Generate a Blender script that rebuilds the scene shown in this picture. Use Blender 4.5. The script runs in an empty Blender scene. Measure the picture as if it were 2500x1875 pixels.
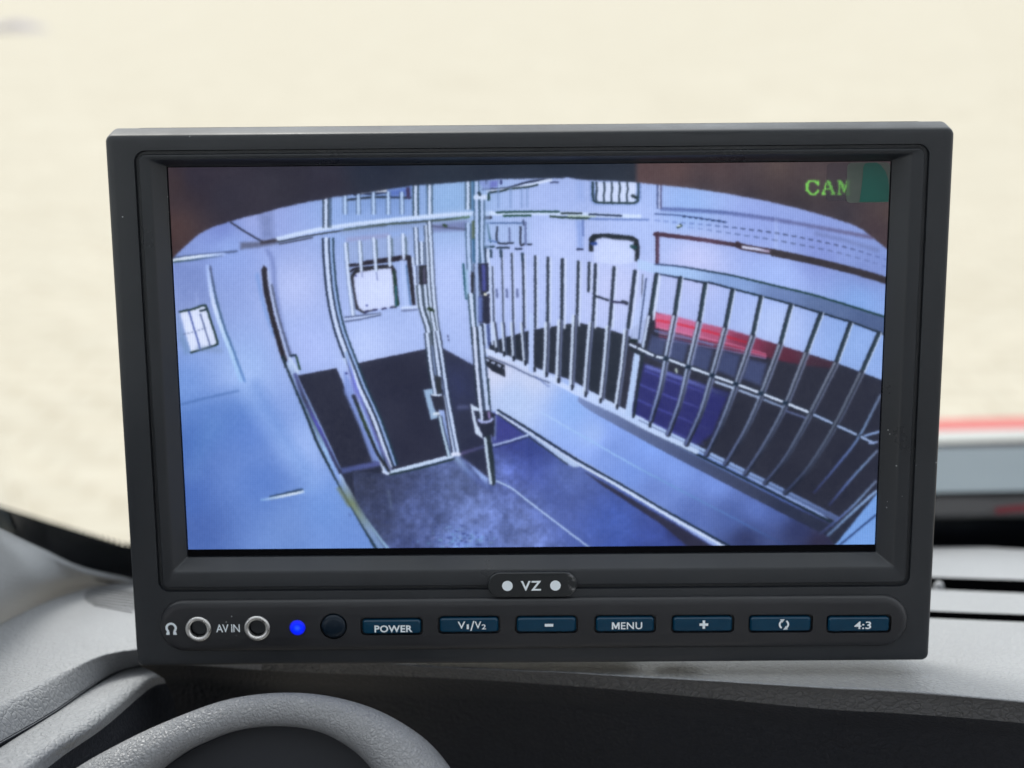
import bpy, bmesh, math
import numpy as np
from mathutils import Vector, Matrix
R = math.radians
scene = bpy.context.scene
C = scene.collection

# ---------------------------------------------------------------- camera
FPX = 3200.0                      # focal length in photograph pixels (2500 wide)
PITCH = R(17.5)
CAM = Vector((0.0, 0.0, 1.62))
cam_data = bpy.data.cameras.new('camera')
cam = bpy.data.objects.new('camera', cam_data); C.objects.link(cam)
cam.location = CAM; cam.rotation_euler = (math.pi/2-PITCH, 0, 0)
cam_data.sensor_width = 36.0; cam_data.lens = 36.0*FPX/2500.0
cam_data.clip_start = 0.01; cam_data.clip_end = 5000
cam_data.dof.use_dof = True; cam_data.dof.focus_distance = 0.292
cam_data.dof.aperture_fstop = 10.5
scene.camera = cam
# ---------------------------------------------------------------- daylight
SUN_EL, SUN_AZ = R(57), R(-34)    # azimuth measured from +Y towards +X
world = bpy.data.worlds.new('World'); scene.world = world; world.use_nodes = True
wn, wl = world.node_tree.nodes, world.node_tree.links
bg = wn['Background']; sky = wn.new('ShaderNodeTexSky')
sky.sky_type = 'NISHITA'; sky.sun_disc = False; sky.sun_elevation = SUN_EL; sky.sun_rotation = SUN_AZ
sky.air_density = 1.0; sky.dust_density = 6.0; sky.ozone_density = 1.0
hs = wn.new('ShaderNodeHueSaturation'); hs.inputs['Saturation'].default_value = 0.50   # overcast: nearly neutral
cl = wn.new('ShaderNodeMix'); cl.data_type = 'RGBA'; cl.inputs[0].default_value = .65; cl.inputs[7].default_value = (6.6, 6.9, 7.2, 1)   # even cloud layer
wl.new(sky.outputs[0], hs.inputs['Color']); wl.new(hs.outputs[0], cl.inputs[6]); wl.new(cl.outputs[2], bg.inputs['Color'])
bg.inputs['Strength'].default_value = 0.13
sun_d = bpy.data.lights.new('sun', 'SUN'); sun_d.energy = 1.2; sun_d.angle = R(16); sun_d.color = (1, .965, .91)
sun = bpy.data.objects.new('sun', sun_d); C.objects.link(sun)
sdir = Vector((math.sin(SUN_AZ)*math.cos(SUN_EL), math.cos(SUN_AZ)*math.cos(SUN_EL), math.sin(SUN_EL)))
sun.rotation_euler = sdir.to_track_quat('Z', 'Y').to_euler()
scene.view_settings.view_transform = 'Standard'; scene.view_settings.look = 'None'
EXPO = 1.08
scene.view_settings.exposure = EXPO; scene.view_settings.gamma = 1.0; scene.view_settings.use_curve_mapping = False
scene.cycles.max_bounces = 6; scene.cycles.transparent_max_bounces = 12
scene.cycles.use_denoising = True

# ---------------------------------------------------------------- helpers
def srgb(c):
    c = np.asarray(c, float)/255.0
    return np.where(c <= .04045, c/12.92, ((c+.055)/1.055)**2.4)
_fw = Vector((0, math.cos(PITCH), -math.sin(PITCH))); _up = Vector((0, math.sin(PITCH), math.cos(PITCH)))
def ray(px, py):
    return (Vector((1, 0, 0))*((px-1250)/FPX)+_up*(-(py-937.5)/FPX)+_fw)
def onplane(px, py, p0, n):
    d = ray(px, py); return CAM+d*((p0-CAM).dot(n)/d.dot(n))
def project(p):
    v = p-CAM; z = v.dot(_fw); return (1250+FPX*v.x/z, 937.5-FPX*v.dot(_up)/z)
def tag(o, label=None, cat=None, group=None, kind=None):
    if label: o['label'] = label
    if cat: o['category'] = cat
    if group: o['group'] = group
    if kind: o['kind'] = kind
    return o
def mesh(name, verts, faces, mat=None, parent=None, smooth=True, angle=None):
    me = bpy.data.meshes.new(name); me.from_pydata([tuple(v) for v in verts], [], faces); me.update()
    if smooth: me.polygons.foreach_set('use_smooth', [True]*len(me.polygons))
    o = bpy.data.objects.new(name, me); C.objects.link(o)
    if mat: me.materials.append(mat)
    if parent: o.parent = parent
    if angle and smooth: me.set_sharp_from_angle(angle=R(angle))
    return o
def empty(name, loc=(0, 0, 0)):
    o = bpy.data.objects.new(name, None); C.objects.link(o); o.location = loc; o.empty_display_size = .02
    return o
def spline(P, n):
    """Catmull-Rom through P, resampled to n points by arc length"""
    P = [Vector(p) for p in P]
    if len(P) == 2: return [P[0].lerp(P[1], i/(n-1)) for i in range(n)]
    Q = [2*P[0]-P[1]]+P+[2*P[-1]-P[-2]]; out = []
    for i in range(1, len(Q)-2):
        for j in range(16):
            t = j/16; a, b, c, d = Q[i-1:i+3]
            out.append(.5*((2*b)+(c-a)*t+(2*a-5*b+4*c-d)*t*t+(3*b-a-3*c+d)*t**3))
    out.append(P[-1])
    L = [0]
    for i in range(1, len(out)): L.append(L[-1]+(out[i]-out[i-1]).length)
    res = []; k = 0
    for i in range(n):
        s = L[-1]*i/(n-1)
        while k < len(L)-2 and L[k+1] < s: k += 1
        f = (s-L[k])/max(1e-9, L[k+1]-L[k]); res.append(out[k].lerp(out[k+1], min(1, max(0, f))))
    return res
def grid(name, rows, mat, parent=None, closed=False, caps=False, smooth=True, angle=None):
    n = len(rows[0]); V = [v for r in rows for v in r]; Fc = []
    m = n if closed else n-1
    for i in range(len(rows)-1):
        for j in range(m):
            k = (j+1) % n
            Fc.append((i*n+j, i*n+k, (i+1)*n+k, (i+1)*n+j))
    if caps:
        Fc.append(tuple(range(n))[::-1]); Fc.append(tuple((len(rows)-1)*n+j for j in range(n)))
    return mesh(name, V, Fc, mat, parent, smooth, angle)
def rrect(x0, x1, y0, y1, r, z, seg=6):
    r = max(r, 1e-4); pts = []
    for cx, cy, a0 in ((x1-r, y1-r, 0), (x0+r, y1-r, 90), (x0+r, y0+r, 180), (x1-r, y0+r, 270)):
        for i in range(seg+1):
            a = R(a0+90*i/seg); pts.append(Vector((cx+r*math.cos(a), cy+r*math.sin(a), z))*.001)
    return pts
def lathe(name, prof, mat, parent=None, n=40, angle=35):
    rows = [[Vector((r*math.cos(2*math.pi*i/n), r*math.sin(2*math.pi*i/n), z))*.001 for i in range(n)] for r, z in prof]
    return grid(name, rows, mat, parent, closed=True, angle=angle)
def box(name, p0, p1, mat, parent=None, bev=0.0):
    bm = bmesh.new(); bmesh.ops.create_cube(bm, size=1)
    for v in bm.verts: v.co = Vector([(p0[i]+p1[i])/2+v.co[i]*(p1[i]-p0[i]) for i in range(3)])
    if bev: bmesh.ops.bevel(bm, geom=bm.edges[:], offset=bev, segments=3, affect='EDGES', profile=.6)
    bmesh.ops.recalc_face_normals(bm, faces=bm.faces[:])
    me = bpy.data.meshes.new(name); bm.to_mesh(me); bm.free()
    o = bpy.data.objects.new(name, me); C.objects.link(o); me.materials.append(mat)
    if parent: o.parent = parent
    if bev:
        me.polygons.foreach_set('use_smooth', [True]*len(me.polygons)); me.set_sharp_from_angle(angle=R(40))
    return o

# ---------------------------------------------------------------- materials
class NT:
    def __init__(s, name):
        s.m = bpy.data.materials.new(name); s.m.use_nodes = True; s.n = s.m.node_tree.nodes; s.l = s.m.node_tree.links
        s.b = s.n['Principled BSDF']; s.co = None
    def coord(s):
        if not s.co: s.co = s.n.new('ShaderNodeTexCoord').outputs['Object']
        return s.co
    def tex(s, kind, scale, vec=None, **kw):
        t = s.n.new('ShaderNodeTex'+kind)
        for k, v in kw.items():
            if k in t.inputs: t.inputs[k].default_value = v
            else: setattr(t, k, v)
        t.inputs['Scale'].default_value = scale; s.l.new(vec or s.coord(), t.inputs['Vector']); return t
    def ramp(s, fac, stops):
        r = s.n.new('ShaderNodeValToRGB'); e = r.color_ramp.elements
        while len(e) < len(stops): e.new(.5)
        for i, (p, c) in enumerate(stops): e[i].position = p; e[i].color = (*c, 1) if len(c) == 3 else c
        s.l.new(fac, r.inputs[0]); return r.outputs[0]
    def mix(s, fac, a, b, mode='MIX'):
        m = s.n.new('ShaderNodeMix'); m.data_type = 'RGBA'; m.blend_type = mode
        for i, v in ((0, fac), (6, a), (7, b)):
            if hasattr(v, 'links') or hasattr(v, 'is_linked'): s.l.new(v, m.inputs[i])
            else: m.inputs[i].default_value = v if i == 0 else ((*v, 1) if len(v) == 3 else v)
        return m.outputs[2]
    def math(s, op, a, b=None):
        m = s.n.new('ShaderNodeMath'); m.operation = op
        for i, v in enumerate((a, b)):
            if v is None: continue
            if hasattr(v, 'is_linked'): s.l.new(v, m.inputs[i])
            else: m.inputs[i].default_value = v
        return m.outputs[0]
    def bump(s, h, strength, dist, normal=None):
        b = s.n.new('ShaderNodeBump'); b.inputs['Strength'].default_value = strength; b.inputs['Distance'].default_value = dist
        s.l.new(h, b.inputs['Height'])
        if normal: s.l.new(normal, b.inputs['Normal'])
        return b.outputs[0]
    def set(s, **kw):
        names = dict(col='Base Color', rough='Roughness', metal='Metallic', spec='Specular IOR Level', emit='Emission Color', es='Emission Strength', nrm='Normal', alpha='Alpha', coat='Coat Weight', coatr='Coat Roughness', trans='Transmission Weight', ior='IOR')
        for k, v in kw.items():
            i = s.b.inputs[names[k]]
            if hasattr(v, 'is_linked'): s.l.new(v, i)
            else: i.default_value = (*v, 1) if isinstance(v, tuple) and len(v) == 3 else v
        return s
def plastic(name, col, rough=.42, dust=.8, grain=9000, gs=.12, spec=.5):
    t = NT(name)
    n1 = t.tex('Noise', grain, Detail=2.0); n2 = t.tex('Noise', 60, Detail=4.0)
    vo = t.tex('Voronoi', 420, Randomness=1.0)
    sp = t.math('LESS_THAN', vo.outputs['Distance'], .075)
    wn_ = t.tex('Noise', 35); keep = t.math('GREATER_THAN', wn_.outputs[0], .60)
    m = t.math('MULTIPLY', t.math('MULTIPLY', sp, keep), dust)
    base = t.mix(n2.outputs[0], tuple(c*.8 for c in col), tuple(c*1.25 for c in col))
    t.set(col=t.mix(m, base, (.30, .31, .31)), rough=t.ramp(t.tex('Noise', 28, Detail=6.0, Roughness=.65).outputs[0], [(.32, (rough-.12,)*3), (.68, (rough+.14,)*3)]), spec=spec, nrm=t.bump(n1.outputs[0], gs, .0004))
    return t.m
def vinyl(name, col, rough=.46, cell=760, strength=.55, spec=.5):
    t = NT(name)
    w = t.tex('Noise', 300, Detail=1.0)
    mp = t.n.new('ShaderNodeVectorMath'); mp.operation = 'MULTIPLY_ADD'
    t.l.new(w.outputs['Color'], mp.inputs[0]); mp.inputs[1].default_value = (.0012,)*3; t.l.new(t.coord(), mp.inputs[2])
    v = t.tex('Voronoi', cell, mp.outputs[0], feature='F1', Randomness=1.0)
    v2 = t.tex('Voronoi', cell*.62, mp.outputs[0], feature='DISTANCE_TO_EDGE')
    e = t.ramp(v2.outputs['Distance'], [(.0, (0, 0, 0)), (.16, (1, 1, 1))])
    h = t.math('ADD', t.math('MULTIPLY', v.outputs['Distance'], -.6), t.math('MULTIPLY', e, .45))
    fine = t.tex('Noise', 4200, Detail=2.0)
    nb = t.bump(fine.outputs[0], .15, .0003)
    big = t.tex('Noise', 22, Detail=5.0)
    base = t.mix(big.outputs[0], tuple(c*.86 for c in col), tuple(c*1.12 for c in col))
    base = t.mix(t.math('MULTIPLY', t.math('SUBTRACT', 1.0, e), .16), base, tuple(c*.5 for c in col))
    t.set(col=base, rough=rough, spec=spec, nrm=t.bump(h, strength, .00050, nb))
    return t.m
M = {}
M['shell'] = plastic('monitor_plastic', (.0150, .0172, .0208), .40)
M['bezel'] = plastic('bezel_plastic', (.0136, .0158, .0194), .36)
M['panel'] = plastic('control_panel_plastic', (.0148, .0155, .0185), .38)
M['hole'] = NT('dark_opening').set(col=(.003, .003, .004), rough=.8, spec=.05).m
M['badge'] = None
t = NT('brushed_metal'); n = t.tex('Noise', 900, Detail=3.0)
M['metal'] = t.set(col=(.72, .71, .69), metal=1.0, rough=t.ramp(n.outputs[0], [(.3, (.24,)*3), (.7, (.36,)*3)])).m
t = NT('blue_button'); n = t.tex('Noise', 260, Detail=3.0)
M['button'] = t.set(col=t.mix(n.outputs[0], (.001, .026, .056), (.003, .040, .080)), rough=.22, spec=.35).m
M['print'] = NT('white_print').set(col=(.74, .80, .84), rough=.6).m
t = NT('receiver'); M['receiver'] = t.set(col=(.003, .010, .020), rough=.34, spec=.3).m
t = NT('blue_led'); vm = t.n.new('ShaderNodeVectorMath'); vm.operation = 'LENGTH'; sx_ = t.n.new('ShaderNodeVectorMath'); sx_.operation = 'MULTIPLY'; sx_.inputs[1].default_value = (540, 540, 0)
t.l.new(t.coord(), sx_.inputs[0]); t.l.new(sx_.outputs[0], vm.inputs[0])
M['led'] = t.set(col=(.001, .004, .2), rough=.35, spec=.3, emit=t.ramp(vm.outputs['Value'], [(.0, (.02, .10, 1.0)), (.45, (.0, .022, 1.0)), (.85, (0, .008, .75)), (1.0, (0, .004, .45))]), es=1.05/2**EXPO).m
t = NT('badge_plate'); n = t.tex('Noise', 700, Detail=6.0, Roughness=.7)
x = t.n.new('ShaderNodeSeparateXYZ'); t.l.new(t.coord(), x.inputs[0])
edge = t.ramp(t.math('ADD', t.math('MULTIPLY', x.outputs[0], 100.0), .0), [(.80, (0, 0, 0)), (.92, (1, 1, 1)), (.99, (.4, .4, .4))])
wear = t.ramp(n.outputs[0], [(.48, (0, 0, 0)), (.62, (1, 1, 1))])
M['badge'] = t.set(col=t.mix(t.math('MULTIPLY', edge, wear), (.012, .014, .016), (.24, .24, .24)), rough=.34).m
M['vinyl'] = vinyl('dash_vinyl', (.255, .263, .276), .44, 1050, .58, .5)
M['lip'] = vinyl('hood_leather', (.205, .211, .222), .38, 1900, .60, .7)
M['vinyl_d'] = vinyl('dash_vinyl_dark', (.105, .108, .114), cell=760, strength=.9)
M['lower'] = vinyl('lower_dash_and_roll_shade', (.019, .021, .027), .48, 900, .30, .30)
M['frit'] = NT('windscreen_black_border').set(col=(.004, .005, .007), rough=.35, spec=.3).m
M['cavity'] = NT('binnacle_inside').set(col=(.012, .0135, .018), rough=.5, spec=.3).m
# ---------------------------------------------------------------------------
# The moving picture on the LCD: drawn here, shape by shape, as a flat print.
# ---------------------------------------------------------------------------
def draw_feed():
    S = 0.75; X0, Y0, X1, Y1 = 395, 385, 2195, 1365
    Wd, Hd = int((X1-X0)*S), int((Y1-Y0)*S)
    rng = np.random.default_rng(7)
    ZO = {'A': (400, 380, 2.765), 'B': (1100, 380, 3.687), 'C': (1600, 380, 3.687), 'D': (400, 850, 2.765),
          'E': (1100, 800, 2.91), 'F': (1600, 750, 2.675), 'P': (840, 420, 3.95), 'Q': (840, 800, 3.95),
          'R': (1150, 620, 3.318), 'S': (400, 600, 3.95), '_': (0, 0, 1.0)}
    def T(z, pts):
        ox, oy, k = ZO[z]
        return np.array([((x/k+ox-X0)*S, (y/k+oy-Y0)*S) for x, y in pts], float)
    gy, gx = np.mgrid[0:Hd, 0:Wd].astype(np.float32)
    def blur(a, s):
        r = int(max(1, s*3)); k = np.exp(-.5*(np.arange(-r, r+1)/s)**2); k /= k.sum()
        for ax in (0, 1):
            p = np.concatenate([np.repeat(a.take([0], ax), r, ax), a, np.repeat(a.take([-1], ax), r, ax)], ax)
            o = np.zeros_like(a)
            for i, kk in enumerate(k):
                o += kk*p.take(range(i, i+a.shape[ax]), ax)
            a = o
        return a
    def cloud(cell, seed):
        r = np.random.default_rng(seed)
        a = r.random((Hd//cell+3, Wd//cell+3)).astype(np.float32)
        yy, xx = gy/cell, gx/cell
        iy, ix = yy.astype(int), xx.astype(int); fy, fx = yy-iy, xx-ix
        fy = fy*fy*(3-2*fy); fx = fx*fx*(3-2*fx)
        return (a[iy, ix]*(1-fx)+a[iy, ix+1]*fx)*(1-fy)+(a[iy+1, ix]*(1-fx)+a[iy+1, ix+1]*fx)*fy
    def field(samples, p=2.6):
        num = np.zeros((Hd, Wd, 3), np.float32); den = np.zeros((Hd, Wd), np.float32)
        for x, y, c in samples:
            px, py = (x-X0)*S, (y-Y0)*S
            w = 1.0/((gx-px)**2+(gy-py)**2+150.0)**(p/2)
            num += w[..., None]*np.array(c, np.float32); den += w
        return num/den[..., None]
    # lit white walls seen by the infrared camera
    img = field([(420, 640, (128, 148, 212)), (470, 760, (138, 156, 214)), (560, 600, (138, 162, 226)), (600, 900, (156, 182, 238)),
                 (440, 950, (114, 148, 216)), (450, 1100, (84, 116, 188)), (600, 1060, (98, 132, 206)), (760, 1080, (148, 174, 234)),
                 (480, 1300, (80, 108, 178)), (700, 1300, (110, 142, 208)), (860, 1330, (108, 142, 212)), (640, 1180, (96, 130, 204)), (450, 1220, (78, 110, 184)), (800, 1240, (112, 148, 218)),
                 (720, 700, (172, 184, 236)), (750, 850, (166, 182, 240)), (620, 540, (150, 164, 224)), (540, 560, (118, 136, 206)),
                 (900, 860, (176, 192, 244)), (960, 480, (122, 152, 212)), (860, 505, (140, 168, 226)), (1110, 490, (148, 178, 226)),
                 (1100, 700, (172, 188, 242)), (1250, 700, (176, 190, 244)), (1380, 480, (160, 178, 234)), (1380, 600, (176, 190, 242)),
                 (1500, 700, (186, 194, 242)), (1560, 560, (166, 184, 240)), (1700, 640, (186, 192, 242)), (1680, 500, (146, 176, 236)),
                 (1850, 560, (142, 160, 226)), (2000, 620, (130, 146, 214)), (2120, 660, (124, 142, 206)), (1900, 680, (156, 178, 240)),
                 (2100, 740, (130, 164, 228)), (1900, 790, (172, 190, 242)), (2080, 850, (140, 170, 230))])
    def poly(z, pts, col, soft=1.2, a=1.0):
        P = T(z, pts); n = len(P)
        m = soft+2
        x0, x1 = int(max(0, P[:, 0].min()-m)), int(min(Wd, P[:, 0].max()+m+1))
        y0, y1 = int(max(0, P[:, 1].min()-m)), int(min(Hd, P[:, 1].max()+m+1))
        if x1 <= x0 or y1 <= y0: return
        X, Y = gx[y0:y1, x0:x1], gy[y0:y1, x0:x1]
        ins = np.zeros(X.shape, bool); d2 = np.full(X.shape, 1e9, np.float32)
        for i in range(n):
            ax, ay = P[i]; bx, by = P[(i+1) % n]
            if ay != by:
                c = ((ay > Y) != (by > Y)) & (X < (bx-ax)*(Y-ay)/(by-ay)+ax); ins ^= c
            vx, vy = bx-ax, by-ay; L = vx*vx+vy*vy+1e-9
            t = np.clip(((X-ax)*vx+(Y-ay)*vy)/L, 0, 1)
            d2 = np.minimum(d2, (X-ax-t*vx)**2+(Y-ay-t*vy)**2)
        sd = np.sqrt(d2)*np.where(ins, 1, -1)
        al = (np.clip(.5+sd/soft, 0, 1)*a)[..., None]
        c = col[y0:y1, x0:x1] if isinstance(col, np.ndarray) and col.ndim == 3 else np.array(col, np.float32)
        img[y0:y1, x0:x1] = img[y0:y1, x0:x1]*(1-al)+c*al
    def smooth(P, k=6):
        if len(P) < 3: return P
        Q = np.vstack([2*P[0]-P[1], P, 2*P[-1]-P[-2]]); out = []
        for i in range(1, len(Q)-2):
            for j in range(k):
                t = j/k; p0, p1, p2, p3 = Q[i-1:i+3]
                out.append(.5*((2*p1)+(-p0+p2)*t+(2*p0-5*p1+4*p2-p3)*t*t+(-p0+3*p1-3*p2+p3)*t**3))
        out.append(P[-1]); return np.array(out)
    def line(z, pts, col, w, soft=1.3, a=1.0, dash=None, off=0.0):
        """w and off in source pixels; col may be a list of colours along the stroke"""
        P = smooth(T(z, pts))
        if off:
            d = np.gradient(P, axis=0); d /= np.linalg.norm(d, axis=1)[:, None]+1e-9
            P = P+np.stack([-d[:, 1], d[:, 0]], 1)*off*S
        cols = np.array(col, np.float32); cols = cols[None] if cols.ndim == 1 else cols
        r = max(.55, w*S/2); acc = {}
        seg = np.linalg.norm(np.diff(P, axis=0), axis=1); cum = np.concatenate([[0], np.cumsum(seg)]); tot = cum[-1]+1e-9
        m = r+soft+1
        x0, x1 = int(max(0, P[:, 0].min()-m)), int(min(Wd, P[:, 0].max()+m+1))
        y0, y1 = int(max(0, P[:, 1].min()-m)), int(min(Hd, P[:, 1].max()+m+1))
        if x1 <= x0 or y1 <= y0: return
        D = np.full((y1-y0, x1-x0), 1e9, np.float32); U = np.zeros_like(D)
        for i in range(len(P)-1):
            ax, ay = P[i]; bx, by = P[i+1]
            sx0, sx1 = int(max(x0, min(ax, bx)-m)), int(min(x1, max(ax, bx)+m+1))
            sy0, sy1 = int(max(y0, min(ay, by)-m)), int(min(y1, max(ay, by)+m+1))
            if sx1 <= sx0 or sy1 <= sy0: continue
            X, Y = gx[sy0:sy1, sx0:sx1], gy[sy0:sy1, sx0:sx1]
            vx, vy = bx-ax, by-ay; L = vx*vx+vy*vy+1e-9
            t = np.clip(((X-ax)*vx+(Y-ay)*vy)/L, 0, 1)
            d = np.sqrt((X-ax-t*vx)**2+(Y-ay-t*vy)**2)
            sub = D[sy0-y0:sy1-y0, sx0-x0:sx1-x0]; su = U[sy0-y0:sy1-y0, sx0-x0:sx1-x0]
            k = d < sub
            su[k] = (cum[i]+t*seg[i])[k]; sub[k] = d[k]
        al = np.clip(.5+(r-D)/soft, 0, 1)*a
        if dash: al = al*np.clip((np.sin(U/(dash*S)*6.283)+.55)*2.0, 0, 1)
        u = np.clip(U/tot, 0, 1)*(len(cols)-1); i0 = np.minimum(u.astype(int), max(0, len(cols)-2)); fr = (u-i0)[..., None]
        c = cols[i0]*(1-fr)+cols[np.minimum(i0+1, len(cols)-1)]*fr
        img[y0:y1, x0:x1] = img[y0:y1, x0:x1]*(1-al[..., None])+c*al[..., None]
    LT = (200, 214, 250); MID = (150, 176, 226); DK = (54, 64, 88); BK = (42, 44, 60); GR = (28, 52, 56)
    def bar(z, pts, w, light=LT, dark=DK, dw=4, dl=1.0, dr=1.0):
        """a pale tube with the dark sharpening rims the video gives it"""
        if dl: line(z, pts, dark, dw, 2.0, off=-(w/2+dw/2-.5), a=dl*.8)
        if dr: line(z, pts, dark, dw, 2.0, off=(w/2+dw/2-.5), a=dr*.8)
        line(z, pts, light, w)
    # ---- left wall ----
    poly('D', [(90, 385), (250, 345), (500, 285), (560, 330), (640, 420), (400, 640), (100, 760)], (82, 122, 196), 40, .45)
    line('D', [(120, 380), (250, 345), (500, 288)], (74, 108, 170), 5, 4, .7)
    line('D', [(620, 260), (760, 520), (960, 840)], (92, 130, 202), 24, 26, .45)
    line('D', [(560, 300), (800, 640), (1000, 900)], (150, 182, 240), 30, 40, .4)
    line('D', [(330, 520), (190, 840)], (110, 152, 214), 20, 40, .3)
    line('S', [(95, 115), (300, 92), (560, 66), (700, 50)], (58, 72, 104), 5, 3, .8)
    line('S', [(90, 140), (300, 108), (580, 80)], [(222, 232, 248), (214, 226, 250), (150, 172, 230)], 8)
    line('S', [(90, 156), (240, 140), (400, 118), (560, 98)], [(44, 70, 60), (60, 84, 110), (120, 140, 190)], 4, 2)
    poly('S', [(100, 180), (390, 170), (430, 330), (470, 560), (360, 560), (130, 600)], (112, 130, 190), 30, .6)
    line('S', [(310, 460), (325, 560)], (140, 158, 216), 6, 6, .7)
    poly('S', [(130, 660), (260, 1030), (200, 1040), (140, 900)], (104, 136, 176), 10, .6)
    poly('S', [(150, 640), (400, 580), (515, 945), (262, 1030)], (208, 216, 248), 3)
    line('S', [(150, 636), (270, 612), (380, 575), (410, 600), (450, 720), (512, 920), (500, 955), (400, 990), (262, 1028)], (24, 44, 40), 5, 2)
    line('S', [(350, 628), (410, 612)], (22, 38, 48), 5, 2)
    line('S', [(240, 630), (290, 800), (350, 1000)], (60, 78, 150), 4, 1.6); line('S', [(350, 660), (400, 820), (445, 970)], (70, 84, 130), 3.4, 1.6)
    line('S', [(190, 852), (300, 826), (400, 792)], (92, 104, 140), 3, 1.6, .8, dash=9)
    line('S', [(330, 990), (540, 1010)], (118, 140, 180), 10, 10, .6)
    line('S', [(400, 200), (440, 440), (520, 760), (640, 1060), (740, 1310)], (84, 112, 166), 6, 3, .8, off=-9)
    line('S', [(420, 200), (470, 520), (550, 780), (650, 1040), (740, 1300)], [(158, 180, 240), (200, 214, 250), (176, 206, 246), (150, 186, 240)], 10, 3)
    line('S', [(445, 200), (495, 470), (575, 760), (680, 1040), (780, 1310)], [(74, 84, 118), (60, 88, 116), (76, 112, 160), (108, 148, 214)], 5, 3)
    # pillar, black door seal
    line('A', [(450, 450), (560, 520), (660, 578)], (40, 44, 62), 4, 2)
    poly('A', [(640, 395), (730, 375), (745, 560), (660, 570)], (104, 118, 166), 14, .55)
    poly('A', [(515, 585), (650, 580), (760, 558), (765, 596), (650, 616), (515, 632)], (92, 98, 126), 6, .9)
    line('A', [(660, 585), (765, 570)], (56, 52, 62), 7, 4)
    line('A', [(700, 640), (735, 720), (750, 900), (795, 1150), (850, 1350)], (112, 128, 188), 10, 8, .8)
    line('S', [(900, 280), (960, 560), (1060, 860)], (112, 150, 218), 7, 7, .7)
    poly('S', [(938, 235), (962, 185), (992, 215), (1010, 400), (1060, 660), (1120, 860), (1160, 1000), (1192, 1090), (1165, 1175), (1110, 1020), (1030, 740), (960, 440)], (42, 38, 44), 2.5)
    line('S', [(1000, 250), (1020, 400), (1075, 640), (1130, 860), (1180, 1040), (1200, 1090)], (182, 196, 238), 6, 3, .8)
    line('S', [(1040, 380), (1100, 660), (1180, 930), (1220, 1060)], (70, 78, 96), 5, 3, .8)
    line('S', [(1225, 1060), (1270, 1055)], (30, 46, 62), 5, 2); line('S', [(1275, 1070), (1310, 1190)], (40, 66, 50), 5, 2)
    line('S', [(1215, 1090), (1290, 1220)], (186, 204, 240), 8, 3)
    # ---- dark lower lining ----
    poly('D', [(900, 185), (1165, 135), (1300, 450), (1445, 775), (1200, 825), (1060, 520)], (44, 46, 62), 2)
    poly('D', [(1180, 820), (1450, 778), (1500, 850), (1560, 870), (1560, 1360), (1480, 1360), (1300, 1080)], (44, 48, 66), 4)
    line('D', [(1205, 828), (1445, 780)], [(74, 86, 138), (84, 92, 150)], 13, 5)
    fl = field([(960, 1180, (52, 58, 88)), (1010, 1260, (62, 74, 122)), (1120, 1180, (66, 78, 118)), (1150, 1250, (80, 96, 150)), (1130, 1330, (84, 108, 176)),
                (1000, 1340, (62, 74, 128)), (900, 1180, (46, 50, 70)), (920, 1280, (50, 56, 84)), (1250, 1300, (78, 96, 160)), (1230, 1050, (52, 56, 128)), (1300, 1060, (64, 78, 150)),
                (1400, 1160, (88, 106, 170)), (1350, 1240, (82, 100, 168)), (1250, 1160, (72, 88, 164)), (1500, 1280, (74, 98, 178)), (1600, 1320, (60, 78, 150)), (1660, 1300, (50, 60, 116))])
    lf = np.clip((1330-(gx/S+X0)+.55*((gy/S+Y0)-1190))/90, 0, 1)
    grey = fl.mean(-1, keepdims=True)*np.array((.90, 1.02, 1.42))
    fl = fl*(1-.45*lf[..., None])+grey*.45*lf[..., None]
    fl = fl*(1+.16*lf[..., None])
    fl = fl*(1+(.12+.14*lf)*(cloud(30, 3)-.5))[..., None]*(1+(.08+.14*lf)*(cloud(9, 5)-.5))[..., None]*(1+(.05+.12*lf)*(cloud(4, 6)-.5))[..., None]
    poly('_', [(860, 1150), (952, 1158), (1098, 1115), (1130, 1112), (1190, 1190), (1196, 1010), (1218, 1005), (1400, 1115), (1500, 1185), (1760, 1345), (1660, 1385), (948, 1385), (870, 1240)], fl, 4)
    for i in range(150):
        x, y = 1130+rng.normal(0, 42), 1318+rng.normal(0, 14)
        line('_', [(x, y), (x+rng.uniform(-7, 7), y+rng.uniform(-3, 3))], (rng.uniform(100, 150), rng.uniform(150, 190), rng.uniform(195, 225)) if rng.random() < .5 else (44, 56, 110), rng.uniform(1.5, 3), 1.5, .6)
    for i in range(60):
        x, y = 1010+rng.normal(0, 60), 1290+rng.normal(0, 40)
        line('_', [(x, y), (x+rng.uniform(-9, 9), y+rng.uniform(-5, 5))], (100, 116, 170) if rng.random() < .6 else (46, 54, 96), rng.uniform(2, 4), 3, .35)
    line('_', [(948, 1200), (955, 1240)], (110, 128, 160), 5, 5, .5)
    # the rounded pillar edge sweeping down to the left
    line('D', [(800, 60), (870, 230), (960, 450), (1040, 650), (1165, 890), (1290, 1110), (1460, 1405)], (36, 50, 60), 7, 2)
    line('D', [(850, 110), (915, 270), (1000, 460), (1085, 660), (1190, 890), (1310, 1110), (1500, 1405)],
         [(176, 196, 238), (110, 130, 190), (88, 112, 120), (150, 188, 238), (130, 160, 230), (120, 136, 110), (126, 150, 190), (110, 140, 196)], 14, 4)
    line('D', [(885, 180), (960, 370), (1060, 570), (1130, 720), (1190, 840)], [(84, 92, 150), (60, 64, 88), (80, 80, 180), (60, 62, 110), (50, 54, 76)], 8, 3)
    line('D', [(1190, 860), (1260, 980), (1360, 1150), (1545, 1400)], [(160, 186, 230), (96, 108, 110), (130, 160, 190), (150, 190, 236)], 6, 3)
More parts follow.
